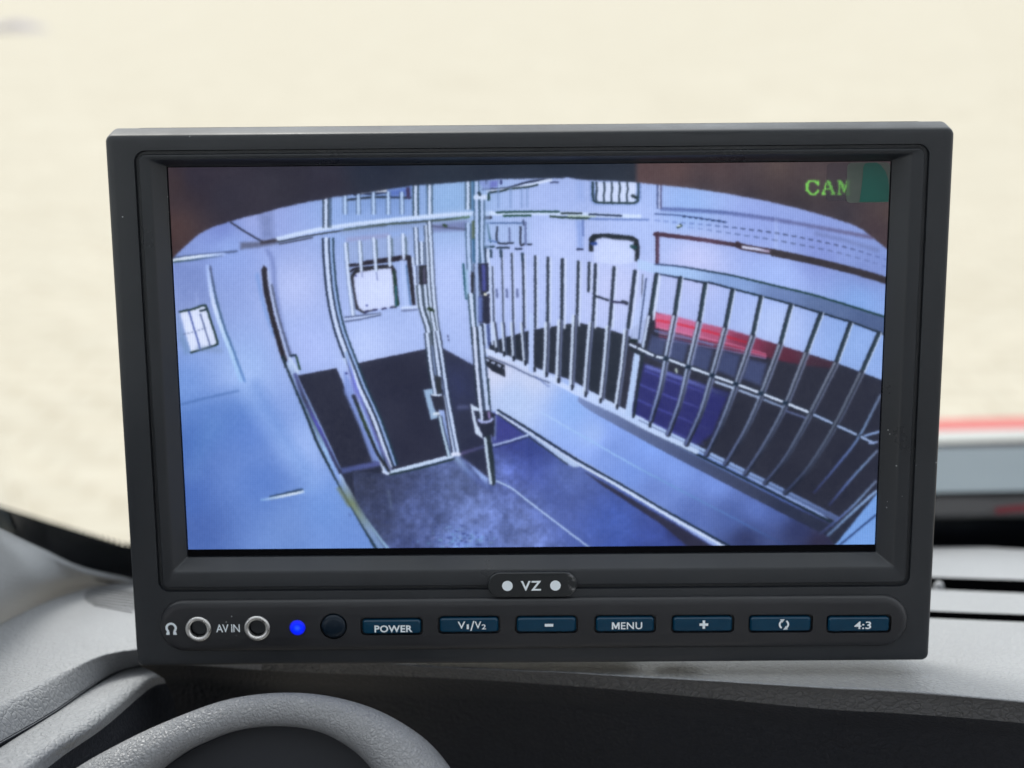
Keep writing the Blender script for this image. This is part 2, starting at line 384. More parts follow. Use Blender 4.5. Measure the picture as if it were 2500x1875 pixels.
    line('D', [(1180, 950), (1250, 1060)], (110, 120, 84), 9, 5, .7)
    # slit on the left wall
    line('D', [(720, 1012), (830, 985), (930, 962)], (40, 60, 84), 10, 2, .9); line('D', [(660, 1025), (740, 1012), (940, 970)], [(120, 160, 220), (206, 220, 244), (216, 226, 246)], 6.5, 2)
    line('D', [(930, 975), (1000, 955)], (130, 168, 230), 8, 8, .4)
    # ---- cell door: upper strip over the beam ----
    poly('P', [(10, 270), (560, 200), (640, 180), (640, 260), (10, 420)], (116, 146, 204), 14, .5)
    line('P', [(10, 270), (300, 240), (640, 246)], (36, 46, 60), 5, 2)
    line('P', [(100, 215), (180, 205), (270, 208), (420, 190)], (30, 40, 70), 6, 2); line('P', [(170, 195), (240, 180), (400, 175)], (216, 224, 246), 8, 3)
    poly('P', [(420, 180), (640, 140), (640, 230), (450, 230)], (72, 96, 180), 8, .7); line('P', [(615, 160), (620, 240)], (60, 50, 84), 9, 3)
    for x, d in ((8, 4), (136, 0), (282, 0), (424, 0), (556, 0)):
        bar('P', [(x, 195), (x+2, 400)], 6.5, (176, 200, 244), (64, 84, 104), 3.5, .8, .8)
    for x in (690, 825, 1195): bar('P', [(x, 115 if x < 900 else 85), (x, 430 if x < 900 else 350)], 7, LT, (30, 50, 56), 5)
    line('P', [(790, 150), (800, 420)], (110, 140, 190), 5, 3, .8)
    poly('P', [(860, 130), (1170, 95), (1170, 340), (860, 390)], (134, 170, 222), 10, .6)
    # ---- ceiling beam ----
    line('A', [(770, 560), (1080, 492), (1500, 438), (1900, 400), (2212, 385)], (196, 212, 248), 10, 3)
    line('A', [(770, 582), (1000, 536), (1300, 492), (1500, 470)], (46, 54, 58), 3.6, 2); line('A', [(780, 596), (1000, 552)], (70, 76, 96), 4, 2)
    line('P', [(0, 555), (330, 510), (640, 486), (830, 470), (1010, 455), (1200, 432)], [(52, 70, 56), (60, 76, 70), (44, 60, 40), (40, 52, 46), (40, 54, 30), (70, 110, 70)], 5.5, 2)
    line('P', [(0, 575), (650, 520), (1180, 470)], (138, 156, 200), 14, 12, .7)
    poly('P', [(850, 505), (1180, 470), (1180, 560), (850, 575)], (116, 126, 176), 8, .85); line('P', [(850, 520), (1180, 552)], (74, 76, 104), 4, 4, .8)
    line('P', [(960, 510), (985, 520)], (40, 60, 34), 6, 3)
    line('P', [(1310, 440), (1410, 436)], (26, 28, 36), 8, 2)
    line('B', [(220, 532), (420, 520), (1000, 518), (1500, 540), (1700, 545)], (198, 214, 250), 9, 3)
    line('B', [(415, 508), (700, 503), (978, 502)], (22, 56, 50), 4.5, 1.6); line('B', [(480, 540), (720, 538)], (22, 60, 46), 4.5, 1.6)
    line('B', [(1000, 516), (1180, 518)], (26, 40, 40), 4.5, 1.6); line('B', [(1250, 526), (1540, 540)], (30, 44, 70), 4.5, 1.8)
    line('B', [(900, 545), (1050, 556), (1250, 562)], (34, 56, 44), 5, 2); line('B', [(1060, 540), (1300, 548)], (186, 206, 190), 3, 2); line('B', [(1250, 568), (1780, 575)], (90, 116, 180), 4, 3)
    # right ceiling strips
    line('C', [(60, 478), (350, 492), (650, 515), (1100, 578), (1500, 650), (1950, 735)], [(92, 110, 172), (88, 106, 168), (96, 104, 160), (100, 104, 150), (98, 92, 128)], 9, 5, .9)
    line('C', [(60, 470), (650, 508), (1100, 565)], (70, 86, 140), 3, 2, .6, dash=10)
    line('C', [(0, 522), (250, 540), (640, 598)], (58, 78, 130), 3.6, 2, .85); line('C', [(250, 545), (620, 595)], (32, 48, 80), 3.6, 2, .9, dash=14)
    line('C', [(0, 582), (500, 625), (900, 670), (1200, 715), (1700, 820), (2085, 935)], [(110, 134, 200), (92, 116, 180), (40, 52, 78), (52, 60, 86), (60, 68, 100), (92, 108, 170)], 4, 2, .7, dash=21)
    line('C', [(300, 642), (900, 730), (1250, 790), (1700, 885), (2085, 1000)], [(120, 144, 210), (70, 88, 130), (62, 72, 100), (80, 92, 130), (100, 116, 176)], 3.8, 2, .6, dash=23)
    line('C', [(1450, 700), (1700, 760), (2000, 850)], (96, 106, 150), 8, 8, .5)
    line('C', [(200, 645), (235, 632), (225, 618)], (26, 44, 30), 4, 2); line('C', [(205, 632), (228, 630)], (226, 236, 230), 3, 2)
    poly('C', [(1080, 570), (1100, 570), (1100, 830), (1075, 820)], (176, 194, 244), 6, .4)
    # windows high on the wall
    poly('B', [(1255, 235), (1710, 235), (1710, 400), (1670, 440), (1300, 440), (1258, 400)], (120, 146, 206), 5, .9)
    poly('B', [(1300, 235), (1672, 235), (1672, 395), (1650, 420), (1330, 420), (1305, 390)], (198, 210, 248), 3)
    line('B', [(1280, 240), (1285, 380), (1320, 418), (1500, 424), (1660, 422), (1690, 380), (1692, 240)], (24, 44, 44), 4.5, 2)
    for x in (1312, 1382, 1450, 1520, 1590): line('B', [(x, 240), (x+6, 300), (x-2, 350), (x, 410)], (40, 56, 70), 4.5, 1.6)
    line('B', [(1640, 360), (1670, 375)], (26, 40, 46), 8, 3)
    line('B', [(1705, 245), (1705, 380)], (110, 134, 190), 4, 3)
    for x, c in ((1865, (64, 76, 120)), (1893, (70, 70, 110))): line('B', [(x, 258), (x, 470)], c, 4.5, 2)
    line('B', [(1880, 258), (1880, 470)], (186, 200, 244), 4, 2)
    poly('B', [(1140, 230), (1200, 230), (1200, 400), (1140, 400)], (134, 160, 222), 14, .5); poly('B', [(1130, 580), (1195, 580), (1195, 830), (1145, 830)], (122, 150, 220), 8, .65)
    line('B', [(1192, 580), (1194, 720)], (96, 118, 180), 4, 2); line('B', [(1140, 842), (1190, 842)], (30, 40, 70), 4.5, 2)
    poly('B', [(1245, 860), (1248, 740), (1280, 704), (1420, 700), (1640, 722), (1690, 755), (1704, 830), (1695, 950), (1640, 950), (1600, 870)], (30, 36, 42), 2)
    poly('B', [(1290, 960), (1285, 800), (1310, 752), (1370, 735), (1480, 752), (1600, 758), (1650, 775), (1640, 830), (1662, 860), (1660, 960), (1500, 980)], (190, 202, 248), 4)
    line('B', [(1270, 790), (1305, 790)], (40, 66, 140), 8, 3); line('B', [(1630, 815), (1665, 825)], (30, 66, 70), 8, 3)
    # column and box near the centre
    poly('B', [(330, 600), (720, 590), (720, 800), (340, 790)], (160, 182, 230), 6, .6)
    for pts, c in (([(330, 610), (345, 700), (360, 775)], (40, 80, 90)), ([(320, 605), (650, 605)], (84, 110, 160)), ([(420, 640), (425, 780), (560, 785)], (38, 48, 66)), ([(530, 650), (532, 770)], (92, 106, 150)),
                   ([(630, 640), (630, 795), (660, 798)], (30, 36, 50)), ([(675, 600), (675, 795)], (90, 104, 150)), ([(695, 798), (728, 798)], (30, 40, 60)), ([(290, 820), (390, 818)], (26, 50, 60)), ([(420, 828), (525, 828)], (30, 44, 56)),
                   ([(585, 838), (640, 838)], (34, 46, 70)), ([(655, 580), (658, 620)], (60, 74, 110)), ([(340, 760), (415, 775)], (90, 120, 180))):
        line('B', pts, c, 4.5, 1.8)
    line('B', [(290, 300), (500, 290), (700, 235), (880, 210)], (26, 36, 60), 4.5, 2); line('B', [(330, 320), (520, 300), (720, 258), (900, 215)], (204, 216, 250), 7, 2)
    line('B', [(345, 330), (440, 320), (540, 296), (700, 280), (780, 262)], (24, 42, 46), 4.5, 2); line('B', [(900, 238), (970, 236)], (50, 60, 96), 3.5, 2)
    poly('B', [(240, 225), (430, 222), (420, 280), (300, 300)], (100, 106, 190), 5, .8)
    for x in (320, 455): line('B', [(x, 225), (x, 250)], (40, 46, 96), 5, 2)
    for x in (430, 540, 640, 690): line('B', [(x, 300), (x, 460)], (120, 146, 196), 5, 4, .8)
    # ---- centre window in the cell door ----
    poly('P', [(20, 680), (660, 600), (640, 800), (30, 880)], (148, 166, 214), 10, .7)
    line('P', [(40, 650), (420, 610)], (150, 148, 190), 10, 8, .7)
    for x in (20, 150, 300, 450, 585): line('P', [(x+10, 690-(x*.1)), (x+18, 860-(x*.1))], (84, 104, 110), 4, 2.5, .8)
    poly('P', [(170, 860), (430, 820), (560, 800), (640, 800), (650, 850), (560, 850), (430, 870), (170, 900)], (38, 34, 44), 2)
    poly('P', [(40, 885), (150, 878), (150, 905), (40, 915)], (38, 36, 46), 2)
    poly('P', [(600, 805), (645, 805), (690, 1280), (655, 1280)], (36, 34, 42), 2)
    line('P', [(60, 960), (110, 930), (300, 912), (430, 900)], (34, 32, 42), 5.5, 2)
    poly('P', [(60, 1000), (100, 940), (300, 915), (470, 900), (500, 950), (530, 1270), (500, 1310), (380, 1300), (190, 1365), (110, 1320)], (36, 36, 42), 3)
    poly('P', [(92, 1020), (120, 970), (300, 935), (450, 925), (468, 1000), (490, 1290), (380, 1320), (260, 1330), (190, 1345), (140, 1310), (120, 1250), (100, 1120)], (196, 206, 248), 3)
    line('P', [(480, 960), (500, 1180), (520, 1280)], (26, 52, 40), 6, 2); line('P', [(500, 1100), (500, 1290)], (40, 110, 130), 3, 2)
    for p in ((112, 1000), (215, 1285)): line('P', [p, (p[0]+4, p[1]+2)], (60, 66, 130), 4, 2)
    line('P', [(170, 930), (175, 1010)], (120, 130, 180), 2.5, 2); line('P', [(310, 930), (320, 1040)], (110, 120, 170), 2.5, 2)
    line('P', [(200, 1360), (230, 1340), (460, 1305)], (40, 42, 80), 4, 2, dash=22)
    for x0, y0, x1, y1 in ((12, 690, 85, 1380), (146, 670, 165, 950), (285, 640, 305, 950), (430, 620, 440, 900), (565, 600, 575, 830)):
        bar('P', [(x0, y0), ((x0+x1)/2-6 if x1-x0 > 40 else (x0+x1)/2, (y0+y1)/2), (x1, y1)], 7, LT, (70, 86, 96), 3, .7, .4)
    line('P', [(660, 830), (690, 1100), (710, 1290)], LT, 5, 2); line('P', [(560, 860), (600, 1290)], (176, 196, 246), 10, 6, .7)
    line('P', [(600, 900), (640, 1280)], (70, 110, 160), 3, 2)
    for k in range(3): line('P', [(10, 1400+k*20), (150, 1385+k*18), (350, 1362+k*8)], (66, 78, 110) if k != 1 else (190, 204, 244), 3.5, 2, .9)
    line('P', [(560, 1338), (700, 1325)], (84, 94, 130), 4, 3, .8); line('P', [(560, 1310), (720, 1300)], LT, 5, 3)
    # lower dark panels behind the doors
    poly('Q', [(95, 350), (400, 285), (790, 205), (870, 620), (1010, 1235), (460, 1380), (250, 880)], (46, 48, 66), 2)
    poly('Q', [(935, 190), (1260, 370), (1300, 700), (1400, 1450), (1110, 1220), (1020, 700)], (46, 50, 72), 3)
    poly('Q', [(1000, 420), (1160, 430), (1220, 640), (1080, 700), (1000, 560)], (64, 72, 118), 60, .6); line('Q', [(1110, 770), (1180, 765)], (96, 104, 150), 9, 9, .7)
    line('Q', [(1130, 1215), (1340, 1150)], [(90, 84, 130), (70, 76, 116)], 7, 5)
    # cell-door frame, left side
    DL = [(1095, 560), (1100, 700), (1125, 950), (1175, 1180), (1270, 1438), (1330, 1590), (1420, 1790), (1530, 2100)]
    bar('A', [(1093, 285), (1093, 480)], 7.5, LT, (28, 40, 46), 5, 1, 1); line('A', [(1125, 285), (1125, 480)], (36, 56, 70), 4, 2, .7)
    line('A', DL, (30, 42, 60), 5, 2, off=8); line('A', DL, LT, 8, 2)
    line('A', DL, (30, 42, 60), 5, 2, off=-7); line('A', DL, (150, 178, 234), 6, 2, off=-12); line('A', DL, (30, 52, 66), 4.5, 2, off=-17)
    poly('Q', [(0, 420), (60, 520), (160, 830), (330, 1290), (270, 1290), (150, 960), (0, 620)], (124, 146, 214), 5, .9)
    line('Q', [(0, 300), (110, 640), (160, 830), (260, 1060), (390, 1390)], [(186, 204, 246), (120, 130, 210), (120, 128, 170), (140, 160, 200), (200, 214, 244)], 6, 2.5)
    line('Q', [(90, 660), (170, 860), (240, 1030), (330, 1230), (440, 1390)], [(40, 44, 58), (44, 60, 40), (36, 40, 50), (40, 44, 50)], 8, 2.5)
    line('Q', [(20, 240), (120, 590), (230, 860), (340, 1130), (450, 1370)], [(140, 170, 220), (110, 116, 220), (110, 120, 190), (96, 100, 170), (110, 120, 160)], 6, 2.5)
    line('Q', [(20, 438), (24, 442)], (40, 46, 110), 5, 2)
    line('Q', [(380, 1390), (430, 1412)], LT, 7, 2); line('Q', [(460, 1392), (700, 1330), (1040, 1240)], (196, 214, 248), 9, 2); line('Q', [(440, 1418), (700, 1362), (1060, 1268)], (36, 52, 60), 5, 2)
    # cell-door frame, right side
    for pts in ([(690, 540), (700, 740), (706, 890)], [(745, 680), (752, 880)], [(792, 520), (806, 760), (815, 1010), (836, 1300)], [(822, 480), (838, 760), (858, 1120), (890, 1450), (925, 1659)]):
        bar('P', pts, 6.5, LT, (34, 46, 56), 4, .9, .9)
    poly('P', [(695, 905), (795, 893), (802, 1075), (735, 1095), (700, 1080)], (40, 42, 52), 2); line('P', [(712, 910), (715, 1075)], (160, 180, 226), 4, 2); line('P', [(770, 930), (775, 1060)], (92, 88, 120), 4, 3)
    bar('P', [(725, 1095), (745, 1300), (800, 1480), (840, 1659)], 7, LT, (34, 46, 50), 5); bar('P', [(780, 1095), (800, 1300), (850, 1480), (870, 1659)], 6, LT, (40, 54, 60), 4)
    line('P', [(820, 1320), (855, 1340)], (30, 46, 30), 9, 3); bar('P', [(845, 1355), (870, 1500), (905, 1659)], 6, LT, (36, 50, 56), 4)
    line('P', [(1000, 1580), (1012, 1640)], (40, 44, 70), 3.5, 2, .8, dash=8)
    bar('Q', [(800, 60), (830, 340), (850, 480), (880, 640)], 7, LT, (36, 48, 60), 5)
    bar('Q', [(870, 40), (890, 240), (920, 460)], 7, LT, (36, 48, 60), 5)
    poly('Q', [(870, 460), (940, 480), (945, 640), (900, 640)], (48, 52, 60), 4)
    bar('Q', [(900, 40), (950, 330), (990, 620), (1040, 900), (1100, 1210)], 7, (196, 212, 250), (34, 44, 60), 4)
    line('Q', [(960, 660), (1000, 900), (1060, 1200)], (196, 212, 250), 5, 2); line('Q', [(945, 600), (990, 900), (1040, 1200)], (40, 44, 60), 4, 2)
    poly('Q', [(765, 603), (850, 585), (860, 640), (830, 650), (870, 780), (910, 870), (838, 888)], (150, 178, 216), 2.5)
    poly('Q', [(845, 665), (950, 655), (970, 800), (900, 790), (870, 770)], (46, 48, 64), 2.5); line('Q', [(850, 648), (930, 652)], (206, 218, 246), 4.5, 2)
    line('Q', [(870, 832), (910, 828)], (210, 222, 244), 7, 3); bar('Q', [(920, 860), (960, 1040), (1010, 1235)], 6, (176, 200, 230), (34, 44, 60), 4)
    line('Q', [(1050, 1220), (1110, 1225)], (216, 222, 250), 9, 3)
    line('Q', [(1090, 1265), (1180, 1370), (1300, 1480), (1420, 1540)], [(150, 176, 220), (110, 134, 196), (90, 106, 170), (76, 92, 150)], 12, 9, .8)
    line('Q', [(1130, 1240), (1260, 1340), (1400, 1450)], (56, 60, 90), 4, 3, .8)
    # ---- fence and the dark lining behind it ----
    poly('_', [(1192, 836), (1240, 822), (1300, 805), (1412, 787), (1480, 803), (1550, 825), (1560, 900), (1540, 1010), (1400, 930), (1195, 858)], (40, 46, 58), 2)
    poly('_', [(1545, 800), (1600, 761), (1665, 785), (1745, 803), (1832, 822), (1900, 842), (1975, 865), (2035, 883), (2200, 946), (2200, 1230), (2060, 1300), (1990, 1240), (1500, 1010)], (44, 46, 60), 2)
    red = [(1600, 763), (1649, 772), (1705, 787), (1765, 800), (1832, 820), (1900, 842), (1965, 862), (2040, 886)]
    low = [(2040, 900), (1965, 892), (1900, 880), (1832, 860), (1765, 840), (1705, 826), (1649, 812), (1600, 800)]
    poly('_', red+low, field([(1620, 790, (206, 100, 142)), (1680, 805, (196, 104, 150)), (1740, 820, (178, 88, 124)), (1820, 845, (130, 54, 82)), (1900, 868, (88, 42, 60)), (2000, 890, (62, 42, 56))]), 4)
    line('_', [(1605, 782), (1660, 792), (1750, 815), (1830, 838)], [(216, 60, 84), (206, 50, 74), (206, 50, 74), (150, 40, 58)], 6, 3, .9)
    for k, (o, c) in enumerate(((10, (214, 130, 170)), (18, (190, 60, 92)), (24, (206, 140, 186)), (31, (170, 70, 108)), (38, (160, 140, 196)))): line('_', [(1610, 790+o), (1700, 812+o*.8), (1800, 838+o*.6), (1870, 860+o*.4)], c, 3, 2, .75)
    line('_', [(1600, 808), (1660, 820), (1740, 842)], (110, 126, 180), 5, 3, .8)
    for x0, y0, x1 in ((1592, 818, 1628), (1646, 824, 1682), (1700, 842, 1742), (1765, 856, 1808), (1828, 876, 1872)):
        poly('_', [(x0, y0), (x1, y0+12), (x1-14, y0+66), (x0-16, y0+48)], (74, 86, 132), 8, .75)
    poly('_', [(1572, 888), (1660, 918), (1780, 960), (1740, 1060), (1700, 1090), (1540, 1020)], (48, 50, 112), 8, .95)
    for k in range(4):
        line('_', [(1575-k*12, 905+k*34), (1640-k*12, 930+k*36), (1760-k*14, 972+k*38)], [(84, 92, 180), (86, 92, 180), (54, 58, 110)], 4, 4, .75)
    line('_', [(1580, 895), (1680, 930), (1770, 965)], [(112, 124, 206), (106, 116, 196), (50, 56, 96)], 9, 5, .8)
    # bench
    seat = field([(1210, 900, (184, 200, 244)), (1260, 980, (160, 188, 240)), (1300, 920, (176, 196, 246)), (1400, 1000, (128, 168, 232)), (1500, 1010, (122, 160, 228)), (1500, 1100, (108, 142, 204)), (1600, 1080, (116, 156, 226)), (1450, 1060, (140, 174, 232)),
                  (1650, 1140, (112, 148, 214)), (1600, 1200, (98, 128, 190)), (1750, 1180, (104, 138, 206)), (1780, 1260, (70, 94, 150)), (1700, 1260, (82, 108, 168)), (1850, 1240, (84, 112, 176)), (1550, 1150, (104, 140, 206)), (1900, 1240, (74, 98, 156)), (1950, 1300, (46, 56, 92)), (1820, 1320, (44, 54, 90)), (2000, 1330, (44, 44, 64))])
    poly('_', [(1190, 850), (1250, 878), (1400, 935), (1560, 1020), (1760, 1130), (2000, 1260), (2045, 1280), (2030, 1385), (1850, 1385), (1620, 1240), (1400, 1110), (1225, 1010), (1192, 1000)], np.clip(seat*np.array((1.09, 1.03, 1.07)), 0, 238), 2)
    line('_', [(1425, 975), (1458, 997), (1620, 1087), (1783, 1172), (1946, 1257), (2060, 1312)], [(116, 134, 184), (92, 106, 148), (74, 86, 124), (58, 66, 94), (46, 52, 74), (42, 46, 64)], 27, 2.5)
    line('_', [(1440, 975), (1580, 1048), (1742, 1130), (1905, 1212), (2039, 1280)], (30, 42, 54), 6, 2)
    line('_', [(1400, 942), (1440, 962), (1580, 1034), (1742, 1115), (1905, 1196), (2042, 1266)], [(186, 204, 246), (186, 204, 246), (166, 190, 236), (136, 162, 216), (112, 136, 188), (84, 100, 146)], 14, 2.2)
    line('_', [(1560, 1026), (1742, 1117), (1905, 1198), (2042, 1268)], (70, 86, 124), 3, 1.6, .75)
    line('E', [(250, 165), (400, 215), (600, 300), (760, 390), (950, 490), (1180, 600), (1400, 715), (1600, 810), (1746, 880)], [(196, 210, 250), (196, 210, 250), (190, 206, 250), (180, 200, 246), (186, 204, 246), (180, 200, 240)], 13, 3)
    line('E', [(270, 205), (420, 268), (570, 340), (700, 390)], (70, 84, 120), 4, 2, .8); line('E', [(600, 345), (700, 420)], (90, 110, 170), 3, 2, .7)
    poly('E', [(245, 205), (330, 240), (385, 265), (388, 350), (300, 312), (255, 270)], (36, 40, 52), 2); line('E', [(250, 225), (330, 262), (375, 285)], (186, 200, 240), 5, 2, .9, dash=16)
    line('E', [(640, 600), (850, 720), (1250, 950), (1500, 1085), (1746, 1215), (2100, 1400), (2400, 1560)], [(170, 196, 246), (150, 186, 240), (140, 178, 236), (110, 150, 210), (92, 128, 190), (76, 106, 170), (50, 64, 110)], 4, 2)
    fe = [(330, 600), (540, 728), (870, 938), (1200, 1125), (1500, 1302), (1746, 1440), (2160, 1670)]
    line('E', fe, (26, 38, 52), 5, 2, off=-5); line('E', fe, (204, 218, 248), 6, 2, off=2)
    poly('E', [(460, 690), (540, 740), (870, 950), (930, 985), (880, 995), (800, 950), (660, 840)], (170, 190, 232), 4); line('E', [(340, 620), (480, 720), (660, 850), (830, 972)], (36, 48, 62), 4, 2, .8)
    poly('E', [(960, 1030), (1200, 1165), (1500, 1345), (1746, 1490), (2080, 1690), (1840, 1690), (1500, 1400), (1090, 1130)], (46, 46, 66), 4)
    line('E', [(325, 1090), (430, 1140), (560, 1240), (750, 1385), (1040, 1605)], (170, 194, 236), 4, 2)
    line('E', [(305, 835), (420, 805), (545, 765)], (176, 194, 236), 6, 2); line('E', [(320, 850), (540, 782)], (46, 56, 100), 4, 2)
    poly('E', [(325, 640), (520, 760), (310, 830)], (66, 70, 140), 8, .7)
    # right end of bench
    poly('F', [(1170, 1560), (1470, 1150), (1470, 1640), (1120, 1640)], (116, 158, 226), 2); line('F', [(1200, 1560), (1330, 1450), (1440, 1360)], (52, 74, 120), 5, 2)
    poly('F', [(1130, 1500), (1470, 1150), (1470, 1190), (1170, 1560)], (42, 46, 62), 3)
    line('F', [(1130, 1490), (1290, 1340), (1440, 1205)], [(90, 112, 150), (120, 150, 196), (140, 170, 220)], 7, 3)
    # fence: uprights over the wall
    for x0, y0, x1, y1, w in ((375, 1000, 392, 1548, 4), (460, 870, 475, 1548, 4), (550, 880, 565, 1548, 5), (650, 890, 662, 1548, 6.5), (762, 905, 762, 1548, 7), (877, 920, 872, 1548, 8.5), (1006, 935, 1000, 1548, 10), (1150, 955, 1136, 1530, 8.5),
                              (1247, 965, 1242, 1220, 8), (1305, 980, 1280, 1548, 9), (1472, 1005, 1432, 1548, 9.5), (1660, 1040, 1598, 1548, 11), (1730, 1070, 1706, 1548, 2.5), (1860, 1060, 1800, 1470, 11)):
        line('B', [(x0+w*2.6, y0), ((x0+x1)/2+1+w*2.6, (y0+y1)/2), (x1+w*2.6, y1)], (200, 212, 248), w*.55, 2.2); line('B', [(x0, y0), ((x0+x1)/2+1, (y0+y1)/2), (x1, y1)], (40, 50, 64), w*.82, 2.2)
    for x, y, c in ((362, 880, 0), (452, 880, 0), (645, 910, 0)): line('B', [(x, y-30), (x+2, y+30)], (40, 60, 80), 6, 2)
    line('B', [(1310, 1265), (1420, 1300)], (34, 42, 56), 5, 2); line('B', [(1455, 1312), (1590, 1330)], (40, 40, 70), 5, 2); line('B', [(1540, 1310), (1590, 1318), (1588, 1340)], (34, 42, 56), 4, 2)
    for x in (415, 505, 598): line('B', [(x, 1205), (x+4, 1270)], (64, 76, 120), 5, 3, .8)
    # fence: pale uprights against the dark lining (two-tone)
    low_bars = [[(180, 560), (205, 780)], [(250, 560), (268, 815)], [(325, 560), (340, 850)], [(405, 560), (430, 885)], [(487, 500), (487, 905), (495, 935)],
                [(605, 560), (600, 800), (590, 975)], [(710, 540), (700, 800), (692, 1030)], [(828, 500), (815, 800), (803, 1075)], [(960, 560), (935, 850), (915, 1130)],
                [(1100, 590), (1075, 900), (1045, 1180)], [(1245, 620), (1215, 900), (1170, 1230)]]
    for i, pts in enumerate(low_bars):
        w = 5.5 if i < 4 else 7
        if i == 4: line('R', pts, (178, 196, 246), 13, 2); continue
        line('R', [(x+(26 if i > 4 else 18), y) for x, y in pts], (96, 106, 140) if i > 4 else (70, 80, 110), 6 if i > 4 else 4, 2)
        line('R', [(x+(14 if i > 4 else 10), y) for x, y in pts], (34, 40, 52), 3.5, 1.6)
        line('R', pts, (194, 208, 240), w, 1.8)
    for x, y in ((205, 780), (268, 812), (345, 850), (440, 885), (515, 935), (612, 980), (710, 1030), (820, 1085), (930, 1140), (1050, 1190), (1185, 1240), (1315, 1310), (1450, 1390), (1605, 1460)):
        line('R', [(x, y-14), (x, y+10)], (28, 34, 46), 6, 2)
    # wide pale post and diagonal brackets
    line('R', [(1345, 820), (1310, 1060), (1275, 1290)], (176, 198, 242), 16, 2); line('R', [(1395, 800), (1365, 1000), (1320, 1310)], (34, 44, 56), 6, 2)
    poly('R', [(1340, 420), (1460, 180), (1440, 480), (1400, 740), (1290, 690), (1310, 560)], (178, 194, 244), 4, .9); line('R', [(1420, 200), (1380, 520), (1360, 690)], (40, 56, 90), 3, 1.6)
    line('R', [(1290, 735), (1350, 762), (1390, 778)], LT, 6, 2); line('R', [(1300, 700), (1340, 705)], (30, 40, 44), 9, 3); line('R', [(1300, 775), (1380, 815)], (34, 42, 52), 6, 2)
    # top rail
    rail = field([(1560, 650, (172, 196, 244)), (1650, 670, (160, 190, 240)), (1800, 710, (130, 158, 214)), (1900, 740, (104, 126, 178)), (2000, 770, (92, 112, 156)), (2140, 815, (76, 94, 136))])
    up = [(-160, 930), (0, 975), (230, 998), (480, 1040), (700, 1080), (1100, 1175), (1500, 1275), (2080, 1455), (2190, 1490)]
    dn = [(2190, 1655), (2080, 1615), (1900, 1548), (1770, 1500), (1490, 1415), (1240, 1340), (960, 1265), (720, 1205), (500, 1145), (430, 1140), (200, 1095), (0, 1060), (-160, 1020)]
    poly('C', up+dn, rail, 2)
    line('C', up[1:], [(70, 86, 130), (40, 60, 84), (26, 50, 52), (24, 52, 50), (22, 50, 48), (26, 50, 50)], 4.5, 1.8); line('C', dn[::-1][1:], [(60, 74, 110), (24, 34, 52), (22, 40, 50), (24, 34, 46), (26, 36, 48), (34, 44, 56)], 4.5, 1.8)
    # brown window frame and the wide window under it
    line('B', [(1862, 700), (1862, 955)], (60, 40, 56), 9, 2); line('B', [(1868, 715), (1868, 950)], (110, 80, 110), 2.5, 2)
    line('C', [(0, 705), (60, 710), (400, 752), (740, 806)], [(64, 40, 54), (70, 46, 60), (84, 58, 76), (56, 40, 46)], 10, 2)
    line('C', [(740, 800), (800, 822), (1060, 868)], (52, 38, 44), 15, 2); line('C', [(790, 822), (920, 842), (1045, 866)], [(206, 210, 240), (196, 200, 236), (150, 130, 160)], 7, 2)
    line('C', [(1060, 872), (1300, 920), (1500, 965), (1800, 1040), (2085, 1125), (2200, 1165)], (52, 46, 50), 17, 2.2)
    # right-hand fence uprights: dark over the window, pale over the lining
    K = [[(7, -213), (-35, 60), (-80, 290)], [(163, -192), (125, 60), (70, 335), (35, 520), (-27, 740)], [(326, -155), (285, 100), (215, 390), (160, 620), (85, 830)], [(504, -112), (455, 140), (370, 445), (300, 680), (205, 895)],
         [(689, -68), (635, 190), (525, 510), (440, 740), (335, 965)], [(885, -14), (815, 245), (690, 575), (590, 800), (460, 1025)], [(1081, 40), (985, 300), (850, 640), (730, 870), (590, 1090)],
         [(1273, 106), (1180, 365), (1010, 700), (860, 970), (720, 1150)], [(1460, 170), (1345, 430), (1170, 780), (1000, 1050), (850, 1215)]]
    for i, k in enumerate(K):
        line('F', [(x+17, y) for x, y in k[:2]], (206, 218, 250), 4, 2); line('F', k[:2], (34, 44, 56), 10, 2); line('F', [(k[0][0]+4, k[0][1]+10), (k[1][0]+4, k[1][1])], (52, 76, 86), 3, 2.5, .8)
        low = k[1:]
        d = 1-.06*i
        line('F', low, (36, 41, 55), 13, 2.4)
        n = len(low)
        c0 = [(196*d, 210*d, 246*d), (182*d, 200*d, 238*d), (150*d, 168*d, 214*d), (108*d, 124*d, 182*d)][:max(2, n)]
        line('F', [(x-7, y) for x, y in low], c0, 6.2, 2.2)
        sec = [(low[0][0]+18, low[0][1]+4)]+[(x+17-3*q_, y+3) for q_, (x, y) in enumerate(low[1:-1])]
        if n > 2: sec.append(tuple(.62*np.array(low[-2])+.38*np.array(low[-1])+np.array([12, 0])))
        line('F', sec, [(176*d, 188*d, 230*d), (140*d, 154*d, 200*d), (46, 52, 70)], 5.0, 2.4)
    for pts in ([(1472, 575), (1330, 850), (1200, 1020), (1040, 1210)], [(1450, 940), (1300, 1100), (1140, 1290)], [(1440, 1140), (1270, 1320), (1080, 1480)]):
        line('F', pts, [(110, 126, 160), (120, 150, 196), (90, 110, 170), (54, 60, 96)], 6, 3, .9)
    # middle rail
    R1 = [(-130, 260), (0, 322), (70, 335), (215, 390), (370, 445), (525, 500), (690, 562), (850, 625), (1015, 692), (1170, 765), (1330, 840), (1440, 895)]
